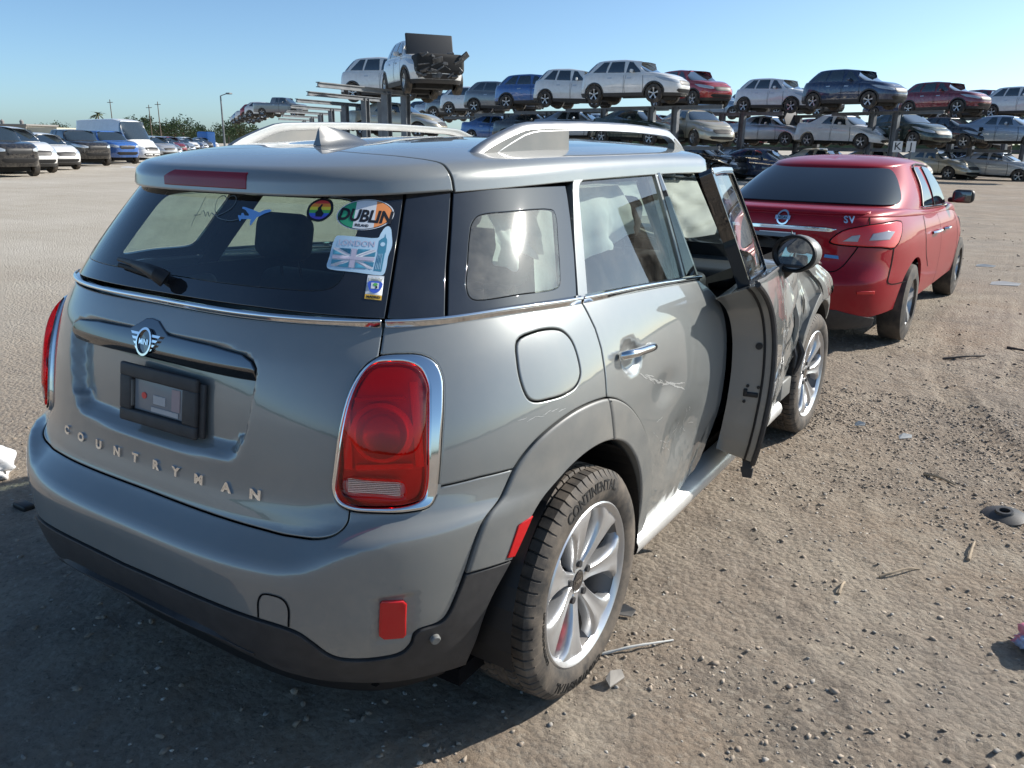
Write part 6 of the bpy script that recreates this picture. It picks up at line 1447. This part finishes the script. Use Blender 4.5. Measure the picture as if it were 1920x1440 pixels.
# streaky far tyre tracks
wv=N.new('ShaderNodeMapping'); wv.inputs['Scale'].default_value=(.14,1.6,1); wv.inputs['Rotation'].default_value=(0,0,R(33)); L.new(co,wv.inputs['Vector'])
ns=N.new('ShaderNodeTexNoise'); ns.inputs['Scale'].default_value=1.3; ns.inputs['Detail'].default_value=7; L.new(wv.outputs[0],ns.inputs['Vector'])
base=mixc(ramp(ns.outputs['Fac'],.47,.70,0,.22),base,(.32,.275,.225))
L.new(base,bs.inputs['Base Color'])
hgt=N.new('ShaderNodeMath'); hgt.operation='ADD'; L.new(nz(85,7,.8),hgt.inputs[0])
vor=N.new('ShaderNodeTexVoronoi'); vor.inputs['Scale'].default_value=42; L.new(co,vor.inputs['Vector']); h2=N.new('ShaderNodeMath'); h2.operation='MULTIPLY'; h2.inputs[1].default_value=-.8; L.new(vor.outputs['Distance'],h2.inputs[0]); L.new(h2.outputs[0],hgt.inputs[1])
bp=N.new('ShaderNodeBump'); bp.inputs['Strength'].default_value=.85; bp.inputs['Distance'].default_value=.014; L.new(hgt.outputs[0],bp.inputs['Height']); L.new(bp.outputs[0],bs.inputs['Normal'])
me.materials.append(gm); ground=bpy.data.objects.new('ground',me); link(ground); tag(ground,kind='structure')
def gz(x,y): return float(height(np.array([x]),np.array([y]))[0])
# ---------------------------------------------------------------- loose stones
rng=np.random.default_rng(5)
def ico():
    bm=bmesh.new(); bmesh.ops.create_icosphere(bm,subdivisions=1,radius=1); V=np.array([v.co[:] for v in bm.verts]); F=np.array([[v.index for v in f.verts] for f in bm.faces]); bm.free(); return V,F
IV,IF=ico()
def scatter(name,n,region,smin,smax,m,label,seed,power=2.2):
    r=np.random.default_rng(seed); x=r.uniform(region[0],region[1],n*3); y=r.uniform(region[2],region[3],n*3)
    w_=np.clip(.5+2.6*fbm(x*1.3,y*1.3,3,seed+40),.04,1); ok=np.argsort(r.random(n*3)/w_)[:n]; x=x[ok]; y=y[ok]
    z=height(x,y); s=smin+(smax-smin)*r.random(n)**power
    V=np.repeat(IV[None],n,0)*(1+.35*r.standard_normal((n,len(IV),1)))*s[:,None,None]*np.stack([r.uniform(.7,1.4,n),r.uniform(.7,1.4,n),r.uniform(.45,.8,n)],1)[:,None,:]
    a=r.uniform(0,2*PI,n); c,s_=np.cos(a)[:,None],np.sin(a)[:,None]; xx=V[...,0]*c-V[...,1]*s_; yy=V[...,0]*s_+V[...,1]*c
    P=np.stack([xx+x[:,None],yy+y[:,None],V[...,2]+(z+s*.08)[:,None]],-1).reshape(-1,3); F=(IF[None]+(np.arange(n)*len(IV))[:,None,None]).reshape(-1,3)
    me=bpy.data.meshes.new(name); me.vertices.add(len(P)); me.vertices.foreach_set('co',P.ravel()); me.loops.add(len(F)*3); me.polygons.add(len(F)); me.loops.foreach_set('vertex_index',F.ravel()); me.polygons.foreach_set('loop_start',np.arange(len(F))*3); me.update(calc_edges=True)
    me.materials.append(m); o=bpy.data.objects.new(name,me); link(o); tag(o,label,'gravel',kind='stuff'); return o
M['stone']=add_noise(mat('gravel_grey',(.33,.305,.27),.9),9,.45); M['crumb']=add_noise(mat('soil_crumb',(.315,.265,.210),.95),3,.35); M['clod']=add_noise(mat('dirt_clod',(.30,.245,.190),.95),9,.3); M['pale']=mat('pale_pebble',(.52,.49,.43),.85)
scatter('gravel',8000,(-3.0,5.0,-.8,6.5),.0015,.008,M['stone'],'fine grey gravel strewn over the yard near the crossover',1)
scatter('dirt_clods',3800,(-3.0,5.0,-.8,7.0),.003,.014,M['clod'],'brown clods of dirt loose on the yard',2,3)
scatter('dirt_crumbs',26000,(.7,4.6,-.7,4.6),.002,.0085,M['crumb'],'crumbly brown soil grains covering the near ground',8,1.8)
scatter('pale_pebbles',900,(-3.0,5.0,-.8,6.5),.002,.007,M['pale'],'scattered pale pebbles in the dirt',3)
scatter('far_clods',900,(-3.0,9.0,6.5,20.0),.006,.026,M['clod'],'loose clods on the ground beyond the red saloon',4,3)
# ---------------------------------------------------------------- litter
M['wood']=add_noise(mat('dry_twig',(.34,.27,.19),.9),20,.3); M['shard']=mat('plastic_shard',(.55,.55,.52),.4); M['dkwood']=mat('dark_stick',(.06,.05,.045),.8)
def stick(px,r0,label,m='wood',name='stick'):
    pts=[]; 
    for k,(u,v) in enumerate(px): g_=ground_at(u,v); pts.append(Vector((g_.x,g_.y,gz(g_.x,g_.y)+r0*.8+(.012 if 0<k<len(px)-1 else 0))))
    o0=pts[0]; b=MB(); q=catmull([p-o0 for p in pts],False,4); rr=[r0*(1-.5*i/len(q))*(1+.15*math.sin(i*2.3)) for i in range(len(q))]; b.tube(q,rr,7); o=b.build(name,M[m]); o.location=o0; tag(o,label,'stick')
stick([(1128,1228),(1185,1222),(1225,1214),(1262,1203)],.005,'grey stick lying in front of the rear wheel','shard')
stick([(1650,1078),(1672,1076),(1700,1070),(1724,1066)],.006,'thin bent twig on the dirt at right')
stick([(1572,1115),(1578,1103),(1584,1090)],.006,'short pale twig left of the bent one')
stick([(1733,888),(1760,900),(1792,912)],.009,'pale stick lying beyond the black plastic cap','wood')
stick([(1816,1048),(1822,1030),(1828,1014)],.007,'upright looking twig below the black plastic cap')
stick([(1768,671),(1810,672),(1846,670)],.010,'dark stick on the ground right of the crossover front wheel','dkwood')
stick([(1888,654),(1905,657),(1925,660)],.012,'dark stick at the right picture edge beside the red saloon','dkwood')
def shard(u,v,sx,sy,rz,label,m='shard',name='plastic_shard',tilt=.2):
    g_=ground_at(u,v); V=[(-sx,-sy,0),(sx*.8,-sy*.7,.004),(sx,sy*.6,.012),(-.2*sx,sy,.02),(-sx*.9,sy*.5,.008)]; b=MB(); V2=[(x,y,z+.004) for x,y,z in V]; b.add(V+V2,[(0,1,2,3,4),(9,8,7,6,5)]+[(i,5+i,5+(i+1)%5,(i+1)%5) for i in range(5)]); o=b.build(name,M[m],smooth=False); o.location=(g_.x,g_.y,gz(g_.x,g_.y)+.006); o.rotation_euler=(tilt,0,rz); tag(o,label,'litter')
shard(1152,1278,.035,.018,1.2,'pale curved plastic shard beside the rear tyre','stone'); shard(1172,1152,.035,.02,.1,'flat grey scrap lying beside the rear wheel','stone'); shard(1612,798,.03,.012,.3,'pale scrap in front of the crossover front wheel'); shard(1697,820,.04,.014,.6,'white leaf shaped scrap on the dirt'); shard(1885,534,.16,.05,.1,'pale scrap beside the red saloon near the right edge'); shard(240,314,.5,.12,.2,'white rag on the pale ground near the high-roof van','white_plate'); shard(1848,500,.12,.03,.0,'thin pale scrap right of the red saloon')
# black plastic cap
g_=ground_at(1882,970); b=MB(); b.lathe([(.0,.085),(.005,.088),(.010,.08),(.020,.038),(.030,.034),(.030,.022),(.015,.020)],36,'z'); o=b.build('round_lid',M['clad']); o.location=(g_.x,g_.y,gz(g_.x,g_.y)+.004); o.rotation_euler=(R(6),R(-4),0); tag(o,'black round plastic cap lying on the dirt at right','cap')
# crumpled bag at right edge, white bag at left edge
def blob(u,v,r,label,m,seed,sc=(1,1,.6)):
    g_=ground_at(u,v); bm=bmesh.new(); bmesh.ops.create_icosphere(bm,subdivisions=4,radius=1); 
    V=np.array([q.co[:] for q in bm.verts]); n=fbm(V[:,0]*2.2+seed,V[:,1]*2.2+V[:,2]*1.7,3,seed); n2=np.abs(fbm(V[:,0]*5+seed,V[:,2]*5+V[:,1]*3,2,seed+3)); V=V*(1+.9*n-.9*n2)[:,None]*np.array(sc)*r
    F=[[q.index for q in f.verts] for f in bm.faces]; bm.free(); o=mesh_obj('crumpled_bag',V,F,m); o.location=(g_.x,g_.y,r*sc[2]*.6); tag(o,label,'bag'); return o
M['pinkbag']=add_noise(mat('pink_blue_film',(.62,.20,.30),.35),5,.1,(.30,.40,.62,1),5,.48,.52); M['whitebag']=mat('white_film',(.72,.74,.76),.4)
blob(1940,1215,.075,'pink and blue crumpled bag cut by the right picture edge',M['pinkbag'],2); blob(-30,895,.13,'white crumpled bag cut by the left picture edge',M['whitebag'],6,(1,1,.8))
g_=ground_at(45,950); b=MB(); b.rbox((0,0,.015),(.10,.05,.03),.01); o=b.build('rubber_scrap',M['black']); o.location=(g_.x,g_.y,gz(g_.x,g_.y)); tag(o,'small dark rubber scrap left of the rear bumper','litter')
# ================================================================ trees, building, poles far off
M['leaf']=add_noise(mat('tree_leaf',(.050,.085,.030),.75),.9,.5); M['leaf2']=add_noise(mat('olive_leaf',(.085,.100,.045),.75),.9,.5); M['bark']=mat('bark',(.12,.09,.07),.9)
def tree_mesh(seed,h,w,nleaf=900,lm='leaf'):
    r=random.Random(seed); P=[];F=[]; clumps=[]
    for k in range(11):
        a=r.uniform(0,2*PI); rr=w*.5*math.sqrt(r.random()); zz=h*(.42+.5*r.random()*(1-.5*rr/(w*.5))); clumps.append((rr*math.cos(a),rr*math.sin(a),zz,w*r.uniform(.13,.25)))
    for k in range(nleaf):
        c=clumps[r.randrange(len(clumps))]; d=Vector((r.gauss(0,1),r.gauss(0,1),r.gauss(0,.75))).normalized()*c[3]*(r.random()**.4)
        p=Vector(c[:3])+d; s=r.uniform(.14,.34)*h/8; u=Vector((r.gauss(0,1),r.gauss(0,1),r.gauss(0,1))).normalized(); v=u.orthogonal().normalized(); b0=len(P); P+=[p-u*s,p+v*s*.7,p+u*s,p-v*s*.7]; F.append((b0,b0+1,b0+2,b0+3))
    return P,F,clumps
TREES=[]
def tree(pos,h,w,seed,label,lm='leaf'):
    t=empty('tree',pos); P,F,cl=tree_mesh(seed,h,w,lm=lm); mesh_obj('crown',P,F,M[lm],t,False); b=MB(); b.tube([(0,0,0),(0.05*h*.2,0,h*.3),(0,0,h*.6)],[.03*h,.022*h,.012*h],8)
    for c in cl[:5]: b.tube([(0,0,h*.35),(c[0]*.6,c[1]*.6,c[2]*.85),c[:3]],[.014*h,.009*h,.004*h],5)
    b.build('trunk',M['bark'],t); tag(t,label,'tree','trees beyond the yard'); return t
tl_=[(86,248,170,4.6,7,'round dark tree behind the pale warehouse end'),(118,250,175,4,6,'low green tree left of the high-roof van'),(247,250,190,6,7,'tree just right of the high-roof van'),(268,247,190,7.4,9,'tallest far tree right of the high-roof van'),(284,250,185,6.6,9,'second far tree right of the high-roof van'),(303,252,185,5.4,8,'third far tree right of the high-roof van'),(328,254,190,5.6,8,'far tree above the dark red crossover'),(345,252,190,6.2,9,'far tree above the pale blue saloon'),(362,254,190,5.2,8,'far tree above the navy saloon'),(378,256,190,4.4,7,'low far tree near the lamp post, left of it'),(402,255,185,5.2,8,'far tree just left of the lamp post'),(428,254,185,5.8,8,'far tree just right of the lamp post'),(448,254,185,6,8,'far tree where the rack row ends'),(468,254,185,6,8,'far tree behind the left rack end')]
for k,(u,v,d,h,w,lab) in enumerate(tl_): tree(spot(u,v,d,0),h,w,20+k,lab,'leaf' if k%3 else 'leaf2')
tree(spot(1906,200,75,0),7.2,6.5,60,'dark tree at the upper right edge above the white car')
# palm
pm_=empty('palm_tree',spot(188,250,190,0)); tag(pm_,'palm top showing above the high-roof van','palm'); b=MB(); b.tube([(0,0,0),(.1,0,4),(0,0,6.6)],[.22,.18,.16],8); b.build('trunk',M['bark'],pm_)
b=MB(); r_=random.Random(3)
for k in range(26):
    a=2*PI*k/26+r_.uniform(-.1,.1); e=r_.uniform(-.3,.9); L0=r_.uniform(1.6,2.3); pts=[]
    for i in range(5): t=i/4; pts.append(Vector((math.cos(a)*L0*t*math.cos(e),math.sin(a)*L0*t*math.cos(e),6.6+L0*t*math.sin(e)-.9*t*t)))
    sd=Vector((-math.sin(a),math.cos(a),0))*.22
    for i in range(4): b.add([pts[i]-sd,pts[i]+sd,pts[i+1]+sd*.8,pts[i+1]-sd*.8],[(0,1,2,3)])
b.build('fronds',M['leaf2'],pm_,smooth=False)
M['wallb']=add_noise(mat('warehouse_wall',(.48,.44,.34),.8),.4,.1); M['wall2']=mat('warehouse_dark_wall',(.25,.23,.20),.8); M['roofb']=mat('warehouse_roof',(.22,.21,.20),.7)
bd_=empty('warehouse',spot(60,252,150,0)); bd_.rotation_euler=(0,0,R(32)); tag(bd_,'long low pale warehouse far off at left','building')
b=MB(); b.box((-9,0,1.7),(22,10,3.4)); b.build('wall',M['wall2'],bd_,smooth=False); b=MB(); b.box((4.7,0,1.55),(5.4,9.5,3.1)); b.build('end_wall',M['wallb'],bd_,smooth=False); b=MB(); b.box((-9,0,3.5),(22.6,10.6,.25)); b.build('roof',M['roofb'],bd_,smooth=False)
for k in range(5):
    b=MB(); b.lathe([(3.6,.3),(4.2,.35),(4.5,.05)],10,'z'); o=b.build('roof_vent',M['roofb'],bd_); o.location=(-16+k*3.6,0,0)
def pole(u,v,d,h,label,lamp=False,name='utility_pole'):
    t=empty(name,spot(u,v,d,0)); b=MB(); b.tube([(0,0,0),(0,0,h)],[.13,.08],8); b.build('pole',M['steel'] if lamp else M['bark'],t)
    if lamp:
        tc=Vector((CAM[0]-t.location.x,CAM[1]-t.location.y,0)).normalized(); rg_=Vector((-tc.y,tc.x,0)); b=MB(); b.tube([(0,0,h),rg_*.7+Vector((0,0,h+.25))],.05,6); b.rbox(rg_*.95+Vector((0,0,h+.27)),(.6,.5,.18),.05); b.build('lamp_head',M['steel'],t)
    else:
        b=MB(); b.box((0,0,h-.6),(2.0,.12,.12)); b.build('cross_arm',M['bark'],t)
    tag(t,label,'lamp post' if lamp else 'pole')
pole(421,268,95,6.3,'tall lamp post standing far off left of the rack row',True,'lamp_post'); pole(214,255,180,9.5,'leaning utility pole above the high-roof van'); pole(285,255,180,8.5,'utility pole among the far trees, left one'); pole(302,255,180,9.2,'utility pole among the far trees, right one')
M['tarp']=mat('blue_tarp',(.05,.20,.55),.5); b=MB(); b.rbox((0,0,1.4),(2.4,1.5,2.2),.2); o=b.build('blue_skip',M['tarp']); o.location=spot(387,262,120,0); tag(o,'small blue container far off near the lamp post','container')
# low hedge strip closing the horizon
M['hedge']=add_noise(mat('far_scrub',(.060,.085,.040),.8),.3,.5)
V=[];F=[]; n=460
for k in range(n+1):
    a=R(-180)+R(360)*k/n; rr=300; x=CAM[0]+rr*math.sin(a); y=CAM[1]+rr*math.cos(a); h=1.6+2.2*(hash_noise(np.array([k*.31]),np.array([0.]),4)[0])+1.2*hash_noise(np.array([k*1.7]),np.array([0.]),7)[0]
    V+=[(x,y,-.5),(x,y,h),(x*1.04,y*1.04,h*.6)]
for k in range(n): F+=[(3*k,3*k+3,3*k+4,3*k+1),(3*k+1,3*k+4,3*k+5,3*k+2)]
o=mesh_obj('far_scrub',V,F,M['hedge'],None,False); tag(o,'distant strip of scrub along the horizon','scrub',kind='stuff')
